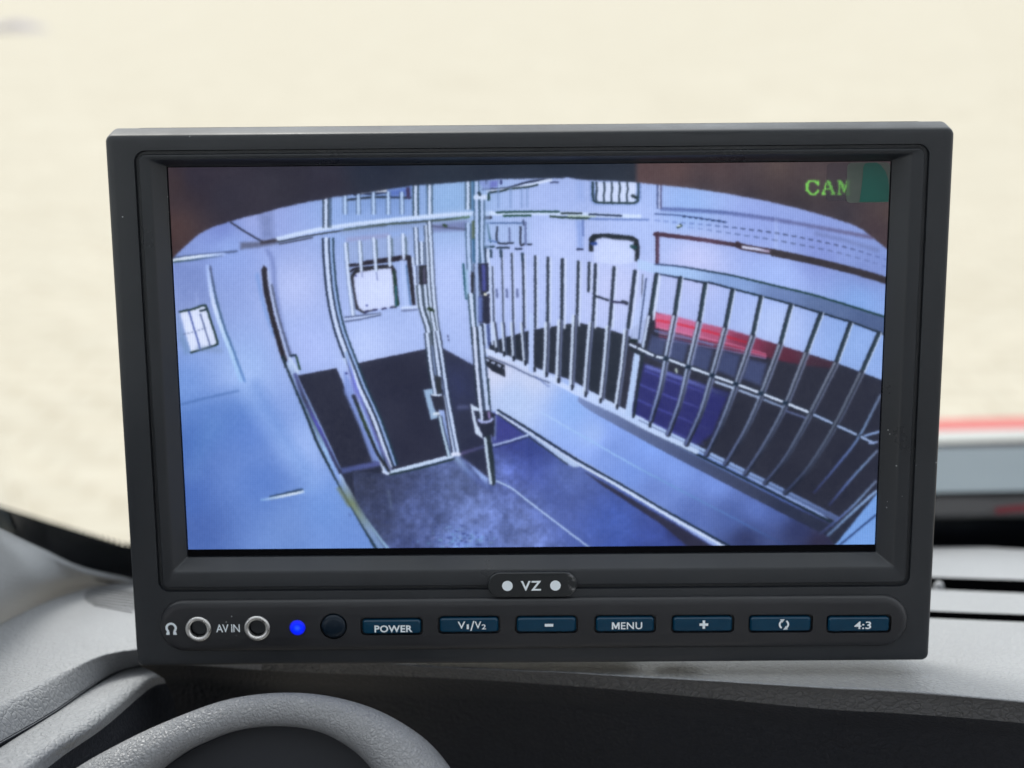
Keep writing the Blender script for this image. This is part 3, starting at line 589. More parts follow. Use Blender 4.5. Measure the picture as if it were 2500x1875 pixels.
    for a_, b_ in zip(R1[:-1], R1[1:]):
        v = (b_[0]-a_[0], b_[1]-a_[1]); q = [(a_[0]+v[0]*.16, a_[1]+v[1]*.16), (b_[0]-v[0]*.12, b_[1]-v[1]*.12)]
        i = R1.index(a_); c = (206, 218, 248) if i < 8 else (150, 170, 214)
        line('F', q, (34, 42, 54), 12, 2); line('F', q, c, 6.5, 1.8)
        if 3 < i < 7: line('F', [(x, y+34) for x, y in q], (176-(i-4)*25, 194-(i-4)*25, 232-(i-4)*25), 6, 2)
    line('F', [(860, 680), (980, 722)], (96, 108, 150), 5, 3); line('F', [(1370, 840), (1460, 815)], (130, 156, 206), 6, 2.5); line('F', [(1400, 890), (1450, 880)], (140, 160, 210), 5, 2)
    for p in R1[2:8]: line('F', [(p[0]-6, p[1]), (p[0]+6, p[1]+2)], (24, 40, 60), 9, 4)
    line('F', [(135, 405), (140, 425)], (190, 205, 200), 5, 3)
    # ---- the column of the open door in the middle ----
    poly('P', [(1225, 90), (1410, 75), (1400, 880), (1240, 880)], (150, 176, 226), 4, .55)
    for pts, w in (([(1196, 500), (1200, 720), (1212, 950)], 7.5), ([(1275, 85), (1278, 330), (1280, 640), (1282, 880)], 8), ([(1330, 250), (1330, 460), (1328, 700), (1340, 880)], 7)):
        bar('P', pts, w, (176, 196, 242), (40, 68, 88), 4)
    line('P', [(1245, 480), (1245, 640)], (70, 86, 50), 7, 3, .8); line('P', [(1245, 650), (1250, 860)], (40, 90, 130), 6, 3, .8); line('P', [(1240, 90), (1240, 360)], (44, 96, 140), 5, 3, .7)
    line('P', [(1270, 240), (1390, 240)], LT, 12, 3); line('P', [(1300, 200), (1310, 215)], (30, 46, 56), 7, 3); line('P', [(1395, 210), (1395, 265)], (30, 60, 60), 6, 2)
    line('P', [(1365, 740), (1370, 870)], (40, 56, 80), 6, 2); line('P', [(1385, 755), (1390, 880)], LT, 7, 2)
    line('P', [(1150, 890), (1165, 1100), (1180, 1220)], (26, 76, 90), 5, 2); line('P', [(1180, 950), (1190, 1200)], (150, 182, 220), 7, 3)
    poly('P', [(1222, 960), (1250, 960), (1250, 1175), (1225, 1160)], (40, 42, 50), 2)
    bar('P', [(1275, 890), (1285, 1200), (1290, 1480), (1310, 1659)], 8, (160, 180, 230), (36, 48, 64), 4)
    poly('P', [(1295, 885), (1390, 875), (1400, 1170), (1320, 1190)], (38, 42, 60), 2); line('P', [(1345, 910), (1350, 1130)], (78, 84, 160), 9, 5)
    poly('P', [(1300, 1200), (1405, 1170), (1410, 1450), (1390, 1465), (1300, 1450)], (44, 46, 66), 2); line('P', [(1315, 1220), (1315, 1430)], (100, 120, 190), 9, 6)
    line('P', [(1358, 1176), (1364, 1180)], (236, 236, 220), 6, 2); line('P', [(1380, 1165), (1402, 1158)], (210, 220, 250), 5, 2)
    line('P', [(1405, 890), (1412, 1200), (1430, 1659)], LT, 5, 2)
    bar('P', [(1222, 1180), (1240, 1400), (1262, 1659)], 8, LT, (36, 60, 70), 5)
    line('P', [(1350, 1470), (1362, 1659)], (190, 206, 246), 8, 2); line('P', [(1330, 1470), (1345, 1659)], (36, 44, 60), 5, 2); line('P', [(1390, 1480), (1400, 1659)], (60, 76, 130), 7, 3)
    bar('Q', [(1255, 0), (1275, 330), (1300, 620), (1325, 890)], 7.5, (206, 216, 250), (34, 44, 56), 5)
    bar('Q', [(1310, 0), (1335, 300), (1360, 560), (1385, 800)], 9, (186, 202, 242), (34, 46, 60), 5)
    line('Q', [(1390, 500), (1400, 740)], (30, 50, 60), 4, 2)
    poly('Q', [(1217, 730), (1300, 780), (1300, 805), (1250, 800), (1280, 930), (1330, 1020), (1340, 1075), (1265, 1020), (1235, 860)], (200, 214, 244), 2)
    poly('Q', [(1310, 820), (1350, 800), (1400, 800), (1460, 840), (1462, 1040), (1400, 1070), (1345, 1060), (1310, 930)], (42, 46, 62), 2.5)
    line('Q', [(1300, 890), (1330, 912), (1400, 905), (1430, 880)], (166, 176, 230), 6, 2); line('Q', [(1322, 780), (1330, 890)], LT, 6, 2); line('Q', [(1395, 820), (1400, 870)], (150, 130, 190), 5, 3)
    line('Q', [(1390, 1060), (1420, 1280), (1435, 1495)], (40, 50, 58), 13, 3); line('Q', [(1360, 1070), (1380, 1250), (1415, 1500)], (196, 214, 240), 6.5, 2); line('Q', [(1420, 1040), (1425, 1100)], (120, 130, 180), 4, 3, .7)
    line('Q', [(1462, 860), (1455, 1080)], (130, 150, 200), 4, 3, .8)
    # ---- black lens vignette with its warm corners ----
    arc = [tuple(p) for p in np.concatenate([np.array([(x/2.765+400, y/2.765+380) for x, y in [(20, 740), (60, 690), (110, 640), (180, 575), (240, 525), (330, 480), (440, 445), (540, 415), (650, 390), (760, 358), (880, 330), (1000, 305), (1070, 294), (1150, 278), (1400, 245), (1680, 200), (1900, 185)]]),
           np.array([(x/3.687+1100, y/3.687+380) for x, y in [(240, 224), (400, 210), (700, 205), (1000, 201), (1060, 192), (1130, 208), (1250, 218), (1500, 228), (1660, 238), (1760, 248)]]),
           np.array([(x/3.687+1600, y/3.687+380) for x, y in [(70, 264), (300, 287), (650, 340), (1000, 405), (1300, 475), (1600, 560), (1780, 620), (1870, 665), (1940, 720), (2000, 770), (2150, 890)]])])]
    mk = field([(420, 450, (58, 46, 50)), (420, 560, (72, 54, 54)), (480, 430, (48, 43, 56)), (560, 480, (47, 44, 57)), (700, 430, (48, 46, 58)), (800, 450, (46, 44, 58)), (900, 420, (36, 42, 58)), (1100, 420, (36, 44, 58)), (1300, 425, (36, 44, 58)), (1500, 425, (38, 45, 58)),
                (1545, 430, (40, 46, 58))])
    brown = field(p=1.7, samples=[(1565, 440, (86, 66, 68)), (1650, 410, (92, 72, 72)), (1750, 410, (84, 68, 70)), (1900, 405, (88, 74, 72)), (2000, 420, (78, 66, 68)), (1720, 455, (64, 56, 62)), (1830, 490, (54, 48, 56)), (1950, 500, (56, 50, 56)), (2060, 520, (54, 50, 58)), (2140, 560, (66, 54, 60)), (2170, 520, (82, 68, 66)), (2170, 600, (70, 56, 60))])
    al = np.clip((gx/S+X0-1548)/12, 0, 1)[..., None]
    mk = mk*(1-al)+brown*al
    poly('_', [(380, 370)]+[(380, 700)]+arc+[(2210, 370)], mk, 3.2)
    # on-screen caption, blocky
    glyph = {'C': ["..######.#", ".##....###", "##......##", "##.......#", "##........", "##........", "##........", "##.......#", ".##.....##", "..##...##.", "...#####.."],
             'A': ["....##....", "....###...", "...#.##...", "...#.##...", "..#...##..", "..#...##..", "..######..", ".#.....##.", ".#.....##.", "##......##", "###....###"],
             'M': ["###....###", ".###...##.", ".###...##.", ".#.##.###.", ".#.##.###.", ".#.##.#.#.", ".#..###.#.", ".#..##..#.", ".#..##..#.", ".#......#.", "###....###"]}
    for ch, cx in (('C', 1968), ('A', 2007), ('M', 2045)):
        for r_, row in enumerate(glyph[ch]):
            for c_, v in enumerate(row):
                if v == '#':
                    x, y = cx+c_*3.15, 440+r_*3.2
                    poly('_', [(x-.4, y-.4), (x+3.6, y-.4), (x+3.6, y+3.6), (x-.4, y+3.6)], (126, 216, 92), 1.0)
    out = blur(img, 1.0)
    jx = (cloud(3, 21)-.5)*1.2; jy = (cloud(3, 22)-.5)*1.2
    sx_ = np.clip(gx+jx, 0, Wd-1.01); sy_ = np.clip(gy+jy, 0, Hd-1.01); ax_, ay_ = sx_.astype(int), sy_.astype(int); bx_, by_ = (sx_-ax_)[..., None], (sy_-ay_)[..., None]
    out = (out[ay_, ax_]*(1-bx_)+out[ay_, ax_+1]*bx_)*(1-by_)+(out[ay_+1, ax_]*(1-bx_)+out[ay_+1, ax_+1]*bx_)*by_
    out = .68*out+.32*blur(out, 2.0)
    hi = np.clip((out.mean(-1, keepdims=True)-110)/100, 0, 1)
    out = out+hi*np.array((9, 11, 8))
    out += (blur(out, 11.0)-out)*.06
    # faint column and row structure of the panel
    out *= (1+.032*np.sin(gx*2*np.pi/4.4)+.014*np.sin(gy*2*np.pi/3.7))[..., None]
    out += (cloud(3, 11)-.5)[..., None]*5+(cloud(7, 12)-.5)[..., None]*4+(cloud(60, 13)-.5)[..., None]*7
    # lift to the display black
    return np.clip(out, 20, 255), (X0, Y0, S)
# ---------------------------------------------------------------- the setting
t = NT('dry_sand'); 
mp = t.n.new('ShaderNodeMapping'); t.l.new(t.coord(), mp.inputs['Vector']); mp.inputs['Scale'].default_value = (.8, 1.0, 1.0)
n1 = t.tex('Noise', .9, mp.outputs[0], Detail=6.0, Roughness=.6); n2 = t.tex('Noise', 9.0, mp.outputs[0], Detail=4.0); n3 = t.tex('Wave', 2.4, mp.outputs[0], Distortion=7.0, Detail=3.0, bands_direction='DIAGONAL')
c = t.mix(t.ramp(n1.outputs[0], [(.25, (0, 0, 0)), (.76, (1, 1, 1))]), (.390, .357, .292), (.440, .410, .345))
c = t.mix(t.math('MULTIPLY', t.ramp(n3.outputs[0], [(.15, (1, 1, 1)), (.5, (0, 0, 0))]), .18), c, (.31, .272, .205))
c = t.mix(t.math('MULTIPLY', t.ramp(n2.outputs[0], [(.52, (0, 0, 0)), (.7, (1, 1, 1))]), .35), c, (.34, .305, .24))
br = t.n.new('ShaderNodeTexBrick'); t.l.new(t.coord(), br.inputs['Vector']); br.inputs['Scale'].default_value = 1.0; br.inputs['Brick Width'].default_value = .25; br.inputs['Row Height'].default_value = .15; br.inputs['Mortar Size'].default_value = .018; br.inputs['Mortar Smooth'].default_value = .6
br.inputs['Color1'].default_value = (1, 1, 1, 1); br.inputs['Color2'].default_value = (.86, .86, .85, 1); br.inputs['Mortar'].default_value = (.74, .72, .68, 1)
c = t.mix(.60, c, br.outputs[0], 'MULTIPLY')
M['sand'] = t.set(col=c, rough=.95, spec=.1, nrm=t.bump(n2.outputs[0], .5, .03)).m
g = mesh('ground', [(-2500, -60, 0), (2500, -60, 0), (2500, 3000, 0), (-2500, 3000, 0)], [(0, 1, 2, 3)], M['sand'], smooth=False)
tag(g, 'pale sandy ground beyond the windscreen', None, kind='structure')

# monitor pose: found from the outline of its front frame
def cam2world(v): return Vector((1, 0, 0))*v[0]-_up*v[1]+_fw*v[2]
r1 = cam2world((0.99996238, -0.00796593, -0.00343331)); r2 = cam2world((-0.00844088, -0.98479244, -0.17352984)); r3 = -cam2world((-0.00199877*-1, 0.17355229*-1, -0.98482263*-1))
MON_C = CAM+cam2world((0.00424416, 0.00456031, 0.29506736))
MW = Matrix(((r1.x, r2.x, r3.x, MON_C.x), (r1.y, r2.y, r3.y, MON_C.y), (r1.z, r2.z, r3.z, MON_C.z), (0, 0, 0, 1)))

# dash plane: slopes down towards the windscreen, 4 mm under the monitor's lower edge
SL = R(14); DN = Vector((0, math.sin(SL), math.cos(SL)))
D0 = MW @ Vector((0, -.0618-.004, -.006))
def dash(px, py, h=0.0): return onplane(px, py, D0+DN*h, DN)

def sandwich(rows, k):           # densify rows by spline across rows
    n = len(rows[0]); cols = [spline([r[j] for r in rows], k) for j in range(n)]
    return [[cols[j][i] for j in range(n)] for i in range(k)]

# ---- dashboard
N = 150
root = empty('dashboard', dash(1300, 1560)); 
tag(root, 'grey leather-grained vehicle dashboard the monitor stands on', 'dashboard')
inv = Matrix.Translation(-root.location)
def local(rows): return [[p-root.location for p in r] for r in rows]
def pxrow(pts, h=0.0):
    if isinstance(h, (int, float)): h = [h]*len(pts)
    return spline([dash(x, y, hh) for (x, y), hh in zip(pts, h)], N)
far = pxrow([(-420, 1790), (-160, 1610), (0, 1520), (150, 1452), (320, 1418), (700, 1436), (1300, 1462), (2290, 1506), (2500, 1515), (3000, 1537)])
midr = pxrow([(-420, 1850), (-160, 1700), (0, 1630), (150, 1555), (300, 1510), (700, 1520), (1300, 1550), (2290, 1600), (2500, 1614), (3000, 1640)])
crest = pxrow([(-420, 1990), (-160, 1800), (0, 1714), (130, 1652), (265, 1598), (420, 1586), (700, 1606), (1000, 1626), (1300, 1640), (1600, 1656), (2000, 1680), (2200, 1690), (2500, 1716), (3000, 1770)])
P_lo = [(-420, 2080), (-160, 1900), (0, 1815), (130, 1740), (285, 1640), (420, 1622), (700, 1640), (1000, 1652), (1300, 1668), (1600, 1692), (2000, 1730), (2200, 1742), (2500, 1766), (3000, 1826)]
H_lo = [-.0065, -.0065, -.0065, -.0065, -.0065, -.007, -.007, -.007, -.007, -.007, -.008, -.008, -.008, -.008]
lo = pxrow(P_lo, H_lo)
def lerp_rows(a, b, f): return [p.lerp(q, f) for p, q in zip(a, b)]
def lift(r, h): return [p+DN*h for p in r]
back_lip = [p+Vector((0, .0006, -.0022)) for p in far]
q1 = lift(lerp_rows(crest, lo, .30), .0014); q2 = lift(lerp_rows(crest, lo, .62), .0016)
pre = lerp_rows(midr, crest, .86)
rows = [back_lip, lift(far, -.0010), lerp_rows(far, midr, .06)]+[lerp_rows(far, midr, f) for f in (.35, .7)]+[midr]+[lerp_rows(midr, crest, f) for f in (.4, .7)]+[pre, crest, q1, q2, lo]
full = sandwich(local(rows), 60)
kc = min(range(60), key=lambda k: (full[k][110]-(crest[110]-root.location)).length)+1
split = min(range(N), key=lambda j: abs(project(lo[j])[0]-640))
pad = grid('top_pad', full[:kc+1], M['vinyl'], root)
grid('step_face', [r[:split+1] for r in full[kc:]], M['vinyl'], root)
grid('pad_edge_shaded', [r[split:] for r in full[kc:]], M['vinyl_d'], root)  # same pad in darker vinyl: shade of the cabin-facing roll put into colour
pad['label'] = 'pale grey leather-grained top pad'
# front face under the roll
drop = [p+Vector((0, .010, -.012)) for p in lo]; drop2 = [p+Vector((0, .020, -.10)) for p in lo]
grid('front_face', local([[p+Vector((0, .0002, .0004)) for p in lo], lerp_rows(lo, drop, .5), drop, drop2]), M['lower'], root)
# lower trim panel, a little proud of the face
ltop = pxrow([(900, 1690), (1300, 1716), (1600, 1745), (2000, 1785), (2500, 1816), (3000, 1860)], [-.019, -.019, -.019, -.020, -.020, -.020])
lp = [[p+Vector((0, .004, -.001)) for p in ltop], ltop, [p+Vector((0, -.002, -.002)) for p in ltop], [p+Vector((0, -.012, -.08)) for p in ltop]]
grid('trim_panel', local(lp), M['lower'], root)
# vent strips behind the pad on the right, slots between with their shade put into near-black walls and floor
def strip(name, a0, a1, h, mat):
    A = pxrow(a0, h); B = pxrow(a1, h)
    rr = [[p+Vector((0, .0006, -.0022)) for p in A], lift(A, -.0007), lerp_rows(A, B, .08), lerp_rows(A, B, .5), lerp_rows(A, B, .96), B]
    grid('slot_wall', local([[p+Vector((0, .0001, -.0001)) for p in B], [p+Vector((0, .0006, -.008)) for p in B]]), M['hole'], root)
    return grid(name, sandwich(local(rr), 26), mat, root)
strip('vent_strip', [(330, 1352), (1300, 1393), (2290, 1437), (2500, 1446), (3000, 1468)], [(330, 1408), (1300, 1449), (2290, 1492), (2500, 1500), (3000, 1522)], -.0005, M['vinyl'])
strip('rear_strip', [(700, 1376), (1300, 1352), (2290, 1333), (2500, 1338), (3000, 1352)], [(700, 1380), (1300, 1372), (2290, 1409), (2500, 1416), (3000, 1436)], -.0005, M['vinyl'])
sl = [pxrow([(0, 1480), (330, 1330), (1300, 1330), (2500, 1320), (3000, 1330)], -.010), pxrow([(0, 1540), (330, 1450), (1300, 1480), (2500, 1540), (3000, 1560)], -.010)]
grid('slot_floor', local(sl), M['hole'], root)
pg = dash(2292, 1432, .0); 
peg = lathe('clip_peg', [(0, 1.6), (1.0, 1.4), (1.5, .6), (1.6, -6)], M['vinyl'], root, 20); peg.location = pg-root.location
# speaker grille on the left of the pad: short raised ribs inside an oval
for i in range(8):
    y = 1440+i*6.6
    half = 66*math.sqrt(max(.06, 1-((i-3.5)/4.4)**2))
    xs = [278-half-i*1.5, 278+half*1.4-i*1.5]
    a, b = dash(xs[0], y-9, .0001), dash(xs[1], y+9, .0001)
    u = (b-a).normalized(); v = DN.cross(u); w = .00013
    V = [a-v*w, b-v*w, b+v*w, a+v*w]; V = [p-root.location for p in V]+[p+DN*.00030-root.location for p in V]
    mesh('grille_rib', V, [(4, 5, 6, 7), (0, 1, 5, 4), (1, 2, 6, 5), (2, 3, 7, 6), (3, 0, 4, 7)], M['vinyl_d'], root, smooth=False)
# padded roll under the step on the left
def roll(pts, h): return spline([dash(x, y, hh) for (x, y), hh in zip(pts, h)], 60)
ra = roll([(-300, 2030), (0, 1826), (150, 1728), (290, 1640), (345, 1628)], [-.0072]*5)
rb = roll([(-240, 2060), (40, 1850), (190, 1748), (318, 1655), (372, 1640)], [-.0062]*5)
rc = roll([(-180, 2090), (75, 1868), (225, 1768), (345, 1672), (392, 1652)], [-.0072]*5)
rd = roll([(-120, 2120), (110, 1885), (255, 1788), (365, 1690), (405, 1668)], [-.0110]*5)
re_ = [p+Vector((.002, .001, -.012)) for p in rd]; rf = [p+Vector((.004, .002, -.06)) for p in rd]
ra0 = [p+Vector((0, .003, -.004)) for p in ra]
rl = sandwich(local([ra0, ra, rb, rc, rd, re_, rf]), 60)
kr = min(range(60), key=lambda k: (rl[k][30]-(rc[30].lerp(rd[30], .98)-root.location)).length)
grid('padded_roll', rl[:kr+1], M['vinyl'], root); grid('roll_side_shaded', rl[kr:], M['lower'], root)  # roll's underside shade painted with the dark lower-dash material

# ---- instrument binnacle: arched hood, dark inside
bz = empty('instrument_binnacle', dash(700, 1790)); tag(bz, 'arched grey leather hood of the instrument binnacle at the bottom edge', 'binnacle')
BN = (_fw*-1).normalized(); BP = onplane(700, 1735, D0+Vector((0, -.030, 0)), Vector((0, 1, 0)))
BNORM = Vector((0, -math.cos(R(32)), math.sin(R(32))))
def bn(px, py, off=0.0): return onplane(px, py, BP+BNORM*off, BNORM)
outer = [(60, 2000), (170, 1890), (300, 1812), (420, 1756), (540, 1712), (640, 1694), (740, 1692), (840, 1707), (940, 1742), (1040, 1806), (1110, 1890), (1170, 2000)]
inner = [(250, 2000), (330, 1893), (405, 1836), (480, 1798), (560, 1768), (640, 1754), (725, 1754), (800, 1768), (870, 1800), (930, 1846), (975, 1905), (1020, 2000)]
O = spline([bn(*p) for p in outer], 70); I = spline([bn(*p) for p in inner], 70); I = [i_+(i_-o_)*.34 for i_, o_ in zip(I, O)]
rows = []
def sq(v, p=.90): return math.copysign(abs(v)**p, v)
for k in range(25):
    a = -.62*math.pi+k/24*1.75*math.pi
    rows.append([i_.lerp(o_, .5)+(o_-i_)*.5*sq(math.sin(a))+BNORM*(o_-i_).length*.50*sq(math.cos(a)) for i_, o_ in zip(I, O)])
rows2 = [[p-bz.location for p in r] for r in rows]
hood = grid('hood_lip', rows2, M['lip'], bz)
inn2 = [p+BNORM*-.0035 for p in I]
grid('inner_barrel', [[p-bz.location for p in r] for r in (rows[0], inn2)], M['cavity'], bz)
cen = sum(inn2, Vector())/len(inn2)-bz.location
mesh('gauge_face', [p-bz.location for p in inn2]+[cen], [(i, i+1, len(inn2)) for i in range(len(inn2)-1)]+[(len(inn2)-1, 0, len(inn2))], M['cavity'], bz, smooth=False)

# ---- windscreen with its black border
UP = Vector((0, -math.cos(R(66)), math.sin(R(66))))
bpts = [((-500, 1060), .075), ((-250, 1170), .050), ((0, 1298), .026), ((110, 1350), .014), ((200, 1390), .006), ((325, 1418), .0), ((800, 1400), -.002), ((1400, 1362), -.002), ((2290, 1336), -.002), ((2600, 1338), -.002), ((3300, 1370), .0)]
base = spline([dash(x, y, h) for (x, y), h in bpts], 120)
base = [p+Vector((0, .003, -.001)) for p in base]
target_top = [(-500, 1010), (-250, 1140), (0, 1238), (150, 1284), (320, 1336), (800, 1325), (1400, 1285), (2290, 1263), (2600, 1262), (3300, 1290)]
def top_y(px):
    for (x0, y0), (x1, y1) in zip(target_top[:-1], target_top[1:]):
        if x0 <= px <= x1: return y0+(y1-y0)*(px-x0)/(x1-x0)
    return target_top[0][1] if px < target_top[0][0] else target_top[-1][1]
wid = []
for p in base:
    lo_, hi_ = 0.0, .15
    for _ in range(30):
        m_ = (lo_+hi_)/2; x_, y_ = project(p+UP*m_)
        if y_ > top_y(x_): lo_ = m_
        else: hi_ = m_
    wid.append(max(.004, lo_))
ws = empty('windscreen', base[60]); tag(ws, 'clear windscreen with a black border along its lower edge', 'windscreen')
wl_ = lambda rows: [[p-ws.location for p in r] for r in rows]
t = NT('windscreen_glass')
for n_ in list(t.n):
    if n_.type == 'BSDF_PRINCIPLED': t.n.remove(n_)
fr = t.n.new('ShaderNodeFresnel'); fr.inputs[0].default_value = 1.25
tr = t.n.new('ShaderNodeBsdfTransparent'); tr.inputs[0].default_value = (.93, .95, .94, 1)
gl = t.n.new('ShaderNodeBsdfGlossy'); gl.inputs['Roughness'].default_value = .03
mx = t.n.new('ShaderNodeMixShader'); t.l.new(fr.outputs[0], mx.inputs[0]); t.l.new(tr.outputs[0], mx.inputs[1]); t.l.new(gl.outputs[0], mx.inputs[2])
t.l.new(mx.outputs[0], t.n['Material Output'].inputs[0])
M['glass'] = t.m
H = .80
def gl_row(f): return [p+UP*(f*H)+Vector((0, -.50*f*f, 0)) for p in base]  # pane swept back overhead, shaped to let sky light in from above
grid('glass_pane', wl_([gl_row(i/10) for i in range(11)]), M['glass'], ws)
fr_rows = [[p+UP*(w*f)+Vector((0, -.0008, .0)) for p, w in zip(base, wid)] for f in (-.15, .5, 1.0)]
grid('black_border', wl_(fr_rows), M['frit'], ws)
# the dotted fade of the border
V = []; Fc = []
for i in range(len(base)-1):
    seg = (base[i+1]-base[i]).length; nd = max(1, round(seg/.0017))
    for k in range(nd):
        f = (k+.5)/nd; p = base[i].lerp(base[i+1], f); w = wid[i]*(1-f)+wid[i+1]*f; u = (base[i+1]-base[i]).normalized()
        for row, rad, st in ((.0006, .00058, 1.2), (.0019, .00042, 1.2)):
            c_ = p+UP*(w+row)+Vector((0, -.0008, 0)); s0 = len(V)
            for a in range(6): V.append(c_+u*(rad*math.cos(a*math.pi/3))+UP*(rad*st*math.sin(a*math.pi/3))-ws.location)
            Fc.append(tuple(range(s0, s0+6)))
tag(mesh('border_dots', V, Fc, M['frit'], ws, smooth=False), kind='stuff')

# ---- windscreen pillar trim on the left
pt = empty('pillar_trim', dash(60, 1440)); tag(pt, 'smooth grey pillar trim panel at the left end of the dashboard', 'trim panel')
b0 = spline([dash(x, y, -.004)+Vector((0, .002, 0)) for x, y in [(-420, 1790), (-160, 1610), (0, 1520), (150, 1452), (300, 1420), (345, 1416)]], 60)
b2 = spline([dash(x, y, h) for (x, y), h in [((-600, 1080), .075), ((-250, 1180), .050), ((0, 1304), .026), ((110, 1356), .0135), ((200, 1396), .0055), ((345, 1428), -.002)]], 60)
b1 = [a.lerp(b, .5)+Vector((.002, .003, -.004)) for a, b in zip(b0, b2)]
M['trim'] = vinyl('pillar_plastic', (.44, .455, .475), .75, 1400, .25, .15)
grid('trim_skin', [[p-pt.location for p in r] for r in sandwich([[p+Vector((0, 0, -.01)) for p in b0], b0, b1, b2, [p+Vector((0, .002, .0005)) for p in b2]], 24)], M['trim'], pt)

# ---- bonnet and scuttle seen over the black border on the right
HS = R(15); HN = Vector((0, math.sin(HS), math.cos(HS))); H0 = onplane(2400, 1262, Vector((0, .47, 0)), Vector((0, 1, 0)))
def hp(px, py, h=0.0): return onplane(px, py, H0+HN*h, HN)
bo = empty('van_bonnet', hp(2300, 1150)); tag(bo, 'grey van bonnet with a white lip and red stripe, beyond the windscreen', 'bonnet')
def hrow(y, h=0.0, dy=-4):
    xs = [1480, 1560, 1700, 2000, 2290, 2500, 2900]; hh = [h-.07, h-.018, h-.004, h, h, h, h-.01]
    return spline([hp(x, y+dy*(x-2290)/210, k) for x, k in zip(xs, hh)], 60)
def paint(name, a, b, rough=.3, coat=.6, spec=.5):
    t = NT(name); n = t.tex('Noise', 5, Detail=4.0)
    return t.set(col=t.mix(n.outputs[0], a, b), rough=rough, coat=coat, coatr=.08, spec=spec).m
M['bon'] = paint('bonnet_paint', (.046, .068, .086), (.062, .088, .108), .55, .0, .3); M['white'] = paint('white_paint', (.30, .32, .31), (.35, .36, .35), .6, 0, .2); M['red'] = paint('red_stripe', (.36, .075, .068), (.40, .085, .078), .6, 0, .2); M['cowl'] = paint('scuttle_plastic', (.014, .0145, .016), (.022, .022, .024), .9, 0, .05)
bl = lambda rows: [[p-bo.location for p in r] for r in rows]
def strip2(name, y0, y1, mat, h0=0, h1=0, parent=bo, dy=-4, d0=None):
    A = hrow(y0, h0, dy if d0 is None else d0); B = hrow(y1, h1, dy)
    return grid(name, [[p-parent.location for p in r] for r in [lerp_rows(A, B, f) for f in (0, .25, .5, .75, 1)]], mat, parent)
strip2('bonnet_panel', 1202, 1092, M['bon'], dy=-4)
strip2('shut_line', 1092, 1078, M['frit'], -.003, -.003, dy=-6, d0=-4)
strip2('white_lip', 1080, 1052, M['white'], .0, .004, dy=-5, d0=-6)
strip2('red_stripe', 1052, 1024, M['red'], .004, .004, dy=-5)
A = hrow(1024, .004, -5); grid('bonnet_nose', bl([A, [p+Vector((0, .05, -.03)) for p in A], [p+Vector((0, .08, -.4)) for p in A]]), M['white'], bo)
sc = empty('scuttle_panel', hp(2300, 1235)); tag(sc, 'dark plastic scuttle panel between bonnet and windscreen', 'scuttle')
A = hrow(1275, -.004, 0); B = hrow(1202, -.002, -5)
grid('scuttle_skin', [[p-sc.location for p in r] for r in [[p+Vector((0, -.03, -.03)) for p in A]]+[lerp_rows(A, B, f) for f in (0, .3, .6, 1)]], M['cowl'], sc)
# red reflector strip lying on the scuttle at the far right
A = spline([hp(x, y, .001) for x, y in [(2430, 1256), (2500, 1249), (2700, 1240)]], 12); B = spline([hp(x, y, .001) for x, y in [(2430, 1247), (2500, 1238), (2700, 1226)]], 12)
grid('reflector_strip', [[p-sc.location for p in r] for r in [A, lift(lerp_rows(A, B, .5), .002), B]], paint('dark_red', (.035, .004, .007), (.05, .006, .010), .8, 0, .05), sc)

# ---- cab around the camera: roof, rear wall and doors that keep the cabin dark
M['lining'] = NT('cab_lining').set(col=(.40, .40, .40), rough=.85, spec=.2).m
tr_ = base[60]+UP*H+Vector((0, -.50, 0))  # unseen roof's front edge set back with the pane to admit overhead light
zr = tr_.z; yr = tr_.y; XL, XR = -.50, 1.25
tag(box('cab_roof', (XL, -1.3, zr), (XR, yr, zr+.04), M['lining']), 'cab roof lining overhead', None, kind='structure')
tag(box('cab_rear_wall', (XL, -1.34, .5), (XR, -1.30, 1.80), M['lining']), 'cab wall behind the seats', None, kind='structure')  # unseen; gap left above it so sky light enters from behind
tag(box('cab_floor', (XL, -1.3, .46), (XR, .3, .5), M['lining']), 'cab floor', None, kind='structure')
for nm, x0, x1 in (('cab_door_left', XL-.04, XL), ('cab_door_right', XR, XR+.04)):
    tag(box(nm, (x0, -1.3, .5), (x1, .25, 1.42), M['lining']), 'lower door lining', None, kind='structure')
    tag(box(nm.replace('door', 'side'), (x0, -1.3, 1.42), (x1, -.75, zr), M['lining']), 'rear side wall of the cab', None, kind='structure')
tag(box('dash_base', (XL, .22, .5), (XR, .24, D0.z-.10), M['lower']), 'lower dashboard wall', None, kind='structure')

# a grey lump far off on the sand, at the top left of the view
t = NT('far_rock'); n = t.tex('Noise', 3, Detail=5.0); M['rock'] = t.set(col=t.mix(n.outputs[0], (.26, .24, .25), (.34, .31, .31)), rough=.9).m
fp = onplane(30, 74, Vector((0, 0, 0)), Vector((0, 0, 1)))
bm = bmesh.new(); bmesh.ops.create_icosphere(bm, subdivisions=4, radius=1)
sx = fp.y*85/FPX; sz = fp.y*18/FPX
for v in bm.verts:
    k = 1+.18*math.sin(v.co.x*5+1)*math.cos(v.co.y*4)+.12*math.sin(v.co.z*7+v.co.x*3)
    v.co = Vector((v.co.x*sx*k, v.co.y*sx*.6*k, max(-.05*sz, v.co.z*sz*k)))
me = bpy.data.meshes.new('boulder'); bm.to_mesh(me); bm.free(); me.materials.append(M['rock'])
bo_ = bpy.data.objects.new('boulder', me); C.objects.link(bo_); bo_.location = fp
tag(bo_, 'blurred grey boulder far off on the sand, top left corner', 'boulder')

# ---------------------------------------------------------------- the monitor
mon = empty('car_monitor'); mon.matrix_world = MW
tag(mon, 'black in-car monitor on the dashboard showing a blue-tinted camera view', 'monitor')
HW, HH = 92.5, 61.79
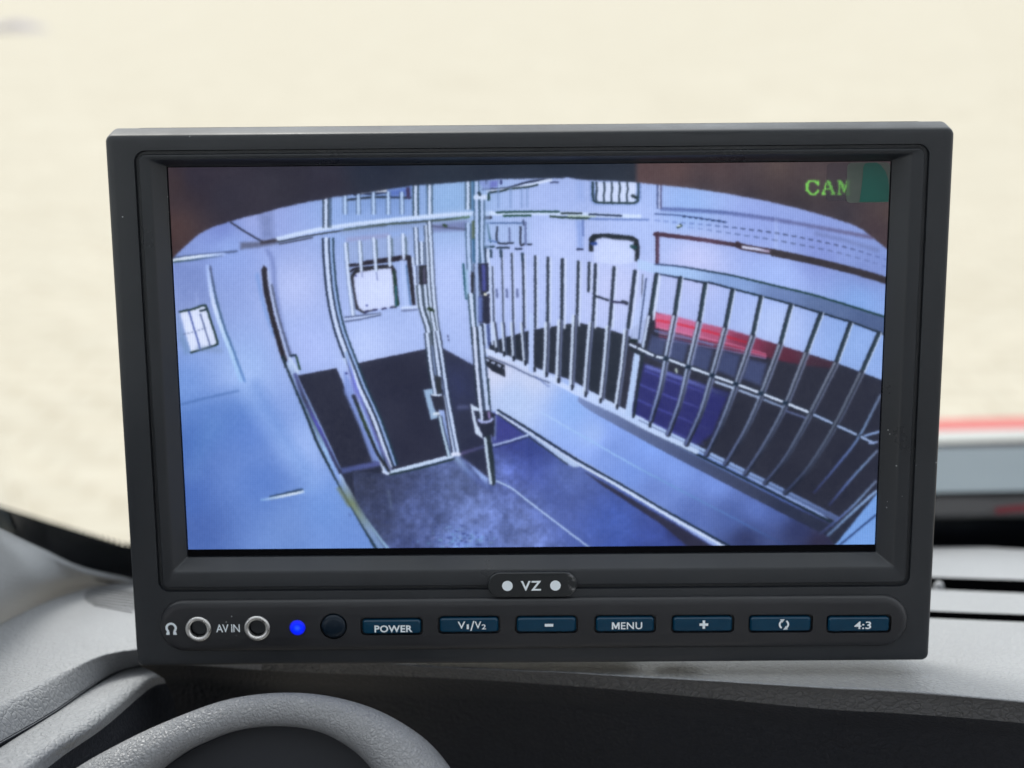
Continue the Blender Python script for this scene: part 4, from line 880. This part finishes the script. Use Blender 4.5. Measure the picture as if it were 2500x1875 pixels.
# front frame: rounded front edge, flat face, moulded groove
G = dict(x0=-86.3, x1=87.2, y0=-43.6, y1=56.9)
def ring(d, r, z): return rrect(-HW+d, HW-d, -HH+d, HH-d, max(.4, r-d), z, 8)
def gring(d, z, r=2.4): return rrect(G['x0']+d, G['x1']-d, G['y0']+d, G['y1']-d, max(.3, r-d), z, 8)
def tring(d, dt, r, z): return rrect(-HW+d, HW-d, -HH+d, HH-dt, max(.4, r-d), z, 8)
rows = [tring(1.2, 1.0, 1.7, -14), tring(.2, .1, 1.7, -12), tring(0, -.05, 1.7, -5.6), tring(0, .0, 1.7, -5.2), tring(0, 1.20, 1.7, -1.35), tring(.12, 1.42, 1.7, -.85), tring(.4, 1.62, 1.7, -.58), tring(.8, 1.9, 1.7, -.45)]
rows += [tring(2.0, 2.8, 1.7, -.41), ring(3.4, 1.7, -.38), gring(-.5, -.38), gring(-.06, -.42), gring(.10, -1.3)]
grid('front_frame', rows, M['shell'], mon, closed=True, angle=35)
# inner bezel: raised rib, flat, then the slope down to the screen
sx0, sx1, sy0, sy1 = -80.1, 79.95, -34.75, 53.2
def mix_ring(f, z, r): 
    b = (G['x0']+1.3, G['x1']-1.3, G['y0']+1.3, G['y1']-1.3); s = (-82.2, 82.6, -38.6, 54.2)
    return rrect(*[b[i]*(1-f)+s[i]*f for i in range(4)], r, z, 8)
bz_rows = [gring(.12, -1.3), gring(.75, -1.3), gring(.95, -.55), gring(1.15, -.36), gring(1.45, -.38), rrect(-83.3, 83.9, -39.5, 55.3, .8, -.44, 8), rrect(-82.9, 83.4, -39.0, 55.0, .6, -.60, 8), rrect(-82.6, 83.0, -38.7, 54.8, .5, -.85, 8),
           rrect(sx0-.45, sx1+.45, -36.75, sy1+.45, .3, -3.95, 8), rrect(sx0-.25, sx1+.25, -36.55, sy1+.25, .3, -4.12, 8), rrect(sx0-.15, sx1+.15, -36.45, sy1+.15, .25, -4.9, 8)]
grid('inner_bezel', bz_rows, M['bezel'], mon, closed=True, angle=22)
# back shell, a little above and behind the frame
bs = [rrect(-90.8, 90.8, -60, HH+.25, 3, -12.5, 8), rrect(-90.8, 90.8, -60, HH+.25, 3, -15, 8), rrect(-88, 88, -58, HH-2, 5, -22, 8), rrect(-80, 80, -50, 50, 6, -26, 8)]
grid('back_shell', bs, M['shell'], mon, closed=True, caps=True, angle=35)
mesh('mask_strip', [Vector(p)*.001 for p in ((sx0-.3, -36.9, -4.75), (sx1+.3, -36.9, -4.75), (sx1+.3, sy1+.4, -4.75), (sx0-.3, sy1+.4, -4.75))], [(0, 1, 2, 3)], M['hole'], mon, smooth=False)
# ---- LCD
feed, (FX, FY, FS) = draw_feed()
LW, LH = 1480, 812
zlcd = -4.6
u = np.linspace(sx0, sx1, LW); v = np.linspace(sy0, sy1, LH)
uu, vv = np.meshgrid(u, v)
Mi = np.array(MW)
P3 = np.stack([uu*.001, vv*.001, np.full_like(uu, zlcd*.001), np.ones_like(uu)], -1) @ Mi.T
d3 = P3[..., :3]-np.array(CAM)
zz = d3 @ np.array(_fw); ix = 1250+FPX*d3[..., 0]/zz; iy = 937.5-FPX*(d3 @ np.array(_up))/zz
fx = np.clip((ix-FX)*FS, 0, feed.shape[1]-1.001); fy = np.clip((iy-FY)*FS, 0, feed.shape[0]-1.001)
i0, j0 = fx.astype(int), fy.astype(int); a, b = (fx-i0)[..., None], (fy-j0)[..., None]
pic = (feed[j0, i0]*(1-a)+feed[j0, i0+1]*a)*(1-b)+(feed[j0+1, i0]*(1-a)+feed[j0+1, i0+1]*a)*b
lin = srgb(pic)/2**EXPO
px_ = np.ones((LH, LW, 4), np.float32); px_[..., :3] = np.clip(lin-.006, 0, 4)
im = bpy.data.images.new('lcd_picture', LW, LH, float_buffer=True); im.colorspace_settings.name = 'Non-Color'
im.pixels.foreach_set(px_.ravel()); im.update(); im.pack()
t = NT('lcd_screen'); it = t.n.new('ShaderNodeTexImage'); it.image = im; it.interpolation = 'Linear'; it.extension = 'EXTEND'
t.set(col=(.008, .009, .012), rough=.34, spec=.35, es=1.0, emit=it.outputs[0]); M['lcd'] = t.m
sc_o = mesh('screen', [Vector(p)*.001 for p in ((sx0, sy0, zlcd), (sx1, sy0, zlcd), (sx1, sy1, zlcd), (sx0, sy1, zlcd))], [(0, 1, 2, 3)], M['lcd'], mon, smooth=False)
sc_o['label'] = 'lit screen showing a barred prisoner compartment in blue'
uvl = sc_o.data.uv_layers.new(name='UVMap')
for li, uvc in enumerate(((0, 0), (1, 0), (1, 1), (0, 1))): uvl.data[li].uv = uvc
# ---- control panel: raised pill with real openings
def pill(x0, x1, y0, y1, r, z): return rrect(x0, x1, y0, y1, r, z, 12)
X0, X1, Y0, Y1 = -86.5, 86.9, -57.9, -45.5; r0 = 6.1
rows = [pill(X0, X1, Y0, Y1, r0, -2.5), pill(X0, X1, Y0, Y1, r0, -.30)]
for i in range(1, 7):
    a = i/6*math.pi/2; d = 1.9*(1-math.cos(a)); rows.append(pill(X0+d, X1-d, Y0+d, Y1-d, r0-d, -.30+1.1*math.sin(a)))
rows += [pill(X0+3.4, X1-3.4, Y0+3.4, Y1-3.4, r0-3.4, .88)]
panel = grid('control_panel', rows, M['panel'], mon, closed=True, caps=True, angle=50)
cut = bmesh.new()
def cut_add(rows):
    vs = [[cut.verts.new(p) for p in r] for r in rows]; n = len(rows[0])
    for j in range(n): cut.faces.new((vs[0][j], vs[0][(j+1) % n], vs[1][(j+1) % n], vs[1][j]))
    cut.faces.new(vs[0][::-1]); cut.faces.new(vs[1])
buttons = [(-39.73, -25.28, -54.06, -49.66), (-21.87, -7.38, -53.85, -49.35), (-4.02, 10.59, -53.9, -49.4), (14.29, 28.66, -53.95, -49.45), (32.12, 46.72, -54.05, -49.55), (49.94, 64.88, -54.15, -49.65), (67.96, 83.03, -54.35, -49.85)]
for x0, x1, y0, y1 in buttons: cut_add([rrect(x0, x1, y0, y1, 1.0, -1.2, 4), rrect(x0, x1, y0, y1, 1.0, 3, 4)])
def circ(x, y, r, z, n=36): return [Vector((x+r*math.cos(2*math.pi*i/n), y+r*math.sin(2*math.pi*i/n), z))*.001 for i in range(n)]
rounds = {'jack': [(-77.29, -52.17, 3.0), (-63.67, -52.07, 3.0)], 'led': [(-54.35, -52.04, 1.85)], 'rec': [(-45.97, -51.81, 3.15)]}
for k in rounds.values():
    for x, y, r in k: cut_add([circ(x, y, r, -1.2), circ(x, y, r, 3)])
bmesh.ops.recalc_face_normals(cut, faces=cut.faces[:])
cme = bpy.data.meshes.new('cutter'); cut.to_mesh(cme); cut.free()
bmf = bmesh.new(); bmf.from_mesh(panel.data); bmesh.ops.recalc_face_normals(bmf, faces=bmf.faces[:]); bmf.to_mesh(panel.data); bmf.free()
co = bpy.data.objects.new('cutter', cme); C.objects.link(co); co.matrix_world = MW
md = panel.modifiers.new('cut', 'BOOLEAN'); md.operation = 'DIFFERENCE'; md.object = co; md.solver = 'EXACT'
bpy.context.view_layer.update()
dg = bpy.context.evaluated_depsgraph_get()
nm = bpy.data.meshes.new_from_object(panel.evaluated_get(dg)); panel.modifiers.clear(); panel.data = nm
nm.polygons.foreach_set('use_smooth', [True]*len(nm.polygons)); nm.set_sharp_from_angle(angle=R(28))
bpy.data.objects.remove(co)
# ---- lettering
def text(body, name, xc, yc, w, h, z, parent, mat, off=.0, shear=0, space=1.0):
    cu = bpy.data.curves.new(name, 'FONT'); cu.body = body; cu.size = 1; cu.offset = off; cu.space_character = space; cu.shear = shear; cu.resolution_u = 3
    o = bpy.data.objects.new(name, cu); C.objects.link(o); bpy.context.view_layer.update()
    me = bpy.data.meshes.new_from_object(o.evaluated_get(bpy.context.evaluated_depsgraph_get())); bpy.data.objects.remove(o)
    n_ = len(me.vertices); co_ = np.empty(n_*3, np.float32); me.vertices.foreach_get('co', co_); co_ = co_.reshape(-1, 3)
    a_, b_ = co_.min(0), co_.max(0); k = np.array([w/(b_[0]-a_[0]), h/(b_[1]-a_[1])])
    co_[:, :2] = ((co_[:, :2]-(a_[:2]+b_[:2])/2)*k+np.array([xc, yc]))*.001; co_[:, 2] = z*.001
    me.vertices.foreach_set('co', co_.ravel()); me.update(); me.materials.clear(); me.materials.append(mat)
    o = bpy.data.objects.new(name, me); C.objects.link(o); o.parent = parent; return o
def flat(name, polys, z, parent, mat):
    V = []; Fc = []
    for p in polys:
        s = len(V); V += [Vector((x, y, z))*.001 for x, y in p]; Fc.append(tuple(range(s, s+len(p))))
    return mesh(name, V, Fc, mat, parent, smooth=False)
def arc_poly(cx, cy, r0_, r1_, a0, a1, n=18, sy=1.0):
    a = [R(a0+(a1-a0)*i/n) for i in range(n+1)]
    return [[(cx+r0_*math.cos(a[i]), cy+r0_*sy*math.sin(a[i])), (cx+r1_*math.cos(a[i]), cy+r1_*sy*math.sin(a[i])), (cx+r1_*math.cos(a[i+1]), cy+r1_*sy*math.sin(a[i+1])), (cx+r0_*math.cos(a[i+1]), cy+r0_*sy*math.sin(a[i+1]))] for i in range(n)]
names = ['power button', 'video input button', 'minus button', 'menu button', 'plus button', 'rotate button', 'picture format button']
zt = 1.12
for i, (x0, x1, y0, y1) in enumerate(buttons):
    g_ = .42; x0 += g_; x1 -= g_; y0 += .28; y1 -= .62
    rows = [rrect(x0, x1, y0, y1, .8, -1.2, 5), rrect(x0, x1, y0, y1, .8, .45, 5), rrect(x0+.12, x1-.12, y0+.12, y1-.12, .7, .72, 5), rrect(x0+.40, x1-.40, y0+.34, y1-.42, .5, .98, 5), rrect(x0+.8, x1-.8, y0+.8, y1-.9, .3, 1.02, 5)]
    b = grid('button', rows, M['button'], mon, closed=True, caps=True, angle=30); b['label'] = 'dark blue '+names[i]
    xc, yc = (x0+x1)/2, (y0+y1)/2
    if i == 0: text('POWER', 'button_lettering', -32.1, -52.42, 8.8, 1.72, zt, b, M['print'], .026, space=1.05)
    if i == 1:
        text('V', 'button_lettering', -16.35, -51.65, 1.75, 1.75, zt, b, M['print'], .012); text('1', 'button_lettering', -14.9, -52.05, .50, 1.15, zt, b, M['print'], .0)
        text('/', 'button_lettering', -13.85, -51.85, 1.0, 2.4, zt, b, M['print'], .006); text('V', 'button_lettering', -12.55, -51.65, 1.55, 1.75, zt, b, M['print'], .012); text('2', 'button_lettering', -11.2, -52.1, 1.0, 1.2, zt, b, M['print'], .012)
    if i == 2: flat('button_lettering', [[(2.9, -52.15), (4.85, -52.15), (4.85, -51.5), (2.9, -51.5)]], zt, b, M['print'])
    if i == 3: 
        text('ENU', 'button_lettering', 22.95, -52.1, 4.9, 1.72, zt, b, M['print'], .012, space=1.08)
        flat('button_lettering', [[(18.4+1.8*x_, -52.96+1.72*y_) for x_, y_ in ((0, 0), (0, 1), (.24, 1), (.5, .44), (.76, 1), (1, 1), (1, 0), (.8, 0), (.8, .60), (.57, .10), (.43, .10), (.2, .60), (.2, 0))]], zt, b, M['print'])
    if i == 4: flat('button_lettering', [[(38.65, -52.25), (40.65, -52.25), (40.65, -51.65), (38.65, -51.65)], [(39.35, -52.95), (39.95, -52.95), (39.95, -52.26), (39.35, -52.26)], [(39.35, -51.64), (39.95, -51.64), (39.95, -50.95), (39.35, -50.95)]], zt, b, M['print'])
    if i == 5:
        ps = arc_poly(58.15, -52.05, .78, 1.18, 105, 238)+arc_poly(58.15, -52.05, .78, 1.18, -75, 58)
        ps += [[(57.2, -50.85), (58.3, -50.75), (57.7, -51.7)], [(59.1, -53.25), (58.0, -53.35), (58.6, -52.4)]]
        flat('button_lettering', ps, zt, b, M['print'])
    if i == 6: text('4:3', 'button_lettering', 76.35, -52.4, 3.9, 1.85, zt, b, M['print'], .014)
# printed marks on the panel face
text('AV IN', 'panel_lettering', -70.45, -52.07, 5.5, 1.95, .93, panel, M['print'], .006, space=.92)
hx, hy = -83.6, -52.0
flat('headphone_symbol', arc_poly(hx, hy+.1, .78, 1.32, -52, 232, 26)+[[(hx-1.28, hy-1.55), (hx-.42, hy-1.55), (hx-.42, hy-.75), (hx-.80, hy-.60), (hx-1.1, hy-.9)], [(hx+.42, hy-1.55), (hx+1.28, hy-1.55), (hx+1.1, hy-.9), (hx+.80, hy-.60), (hx+.42, hy-.75)]], .93, panel, M['print'])
# jacks
for x, y, r in rounds['jack']:
    j = lathe('audio_jack', [(3.0, .3), (2.98, 1.1), (2.86, 1.28), (2.5, 1.34), (2.15, 1.26), (1.98, 1.05), (1.92, .3)], M['metal'], mon, 48, 60); j.location = Vector((x, y, 0))*.001
    h_ = lathe('jack_hole', [(1.93, .35), (1.9, .0), (1.6, -1.9), (0, -2.0)], M['hole'], j, 32)
    cp = lathe('jack_contact', [(0, .0), (.25, 0), (.3, -.3)], M['metal'], j, 12); cp.location = Vector((-.55, -.9, -1.0))*.001
l_ = lathe('power_light', [(1.85, -.5), (1.82, .95), (1.55, 1.12), (.8, 1.2), (0, 1.22)], M['led'], mon, 36, 60); l_.location = Vector((-54.35, -52.04, 0))*.001; l_['label'] = 'glowing blue power light'
rr_ = lathe('remote_receiver', [(2.85, -1), (2.83, .7), (2.6, 1.05), (1.6, 1.25), (0, 1.32)], M['receiver'], mon, 40, 60); rr_.location = Vector((-45.97, -51.81, 0))*.001; rr_['label'] = 'dark round remote receiver window'
# ---- badge
bc = Vector((.06, -42.3, 0))*.001
brows = [rrect(-10.24, 10.24, -2.98, 2.98, 2.95, -1.2, 10), rrect(-10.24, 10.24, -2.98, 2.98, 2.95, .35, 10), rrect(-10.05, 10.05, -2.8, 2.8, 2.75, .55, 10), rrect(-9.6, 9.6, -2.3, 2.3, 2.3, .58, 10)]
bd = grid('badge', brows, M['badge'], mon, closed=True, caps=True, angle=30); bd.location = bc; bd['label'] = 'black oval badge with white dots and the letters VZ, scuffed at its right end'
text('VZ', 'badge_lettering', -.28, -.14, 4.7, 2.35, .66, bd, M['print'], .02, space=1.15)
for x in (-5.72, 5.33):
    flat('badge_dot', [[(x+1.22*math.cos(2*math.pi*i/32), -.12+1.22*math.sin(2*math.pi*i/32)) for i in range(32)]], .66, bd, M['print'])
# ---- peel tab of the protective film, top right of the screen
t = NT('green_film'); n = t.tex('Noise', 150, Detail=2.0); x = t.n.new('ShaderNodeSeparateXYZ'); t.l.new(t.coord(), x.inputs[0])
M['green'] = t.set(col=t.mix(n.outputs[0], (.004, .085, .066), (.006, .11, .085)), rough=.3, spec=.4, alpha=.97).m
t = NT('clear_film'); n = t.tex('Noise', 260, Detail=3.0)
M['film'] = t.set(col=t.mix(n.outputs[0], (.055, .10, .078), (.11, .13, .112)), rough=.35, spec=.5, alpha=.78).m
M['film2'] = NT('smoky_film').set(col=(.05, .05, .075), rough=.35, spec=.4, alpha=.40).m
f0 = rrect(65.9, 74.1, 44.6, 53.0, 1.0, -4.5, 6)
mesh('film_strip', f0, [tuple(range(len(f0)))], M['film2'], mon, smooth=False)
tab = empty('peel_tab'); tab.parent = mon; tab['label'] = 'green peel tab of the screen film'
f1 = rrect(70.4, 79.9, 44.2, 53.0, 1.0, -4.42, 6)
mesh('tab_film', f1, [tuple(range(len(f1)))], M['film'], tab, smooth=False)
gpts = [(72.2, 43.65), (72.5, 46), (72.75, 49), (72.8, 51.2), (73.1, 51.9), (73.8, 52.15), (75.6, 52.15), (76.6, 51.6), (77.7, 50.2), (78.3, 48.7), (78.55, 47.2), (78.6, 43.65)]
mesh('tab_sheet', [Vector((a_*1.0157, b_*1.0157, -4.36))*.001 for a_, b_ in gpts], [tuple(range(len(gpts)))], M['green'], tab, smooth=False)
# ---- stand under the monitor
st = lathe('stand_foot', [(0, .4), (4.2, .2), (5.2, -.6), (5.4, -2.0)], M['hole'], mon, 36)
st.rotation_euler = (R(-90), 0, 0); st.location = Vector((35.5, -61.9, -12))*.001
nk = box('stand_arm', (-.030, -.0645, -.024), (.026, -.0600, -.010), M['shell'], mon, .0012)
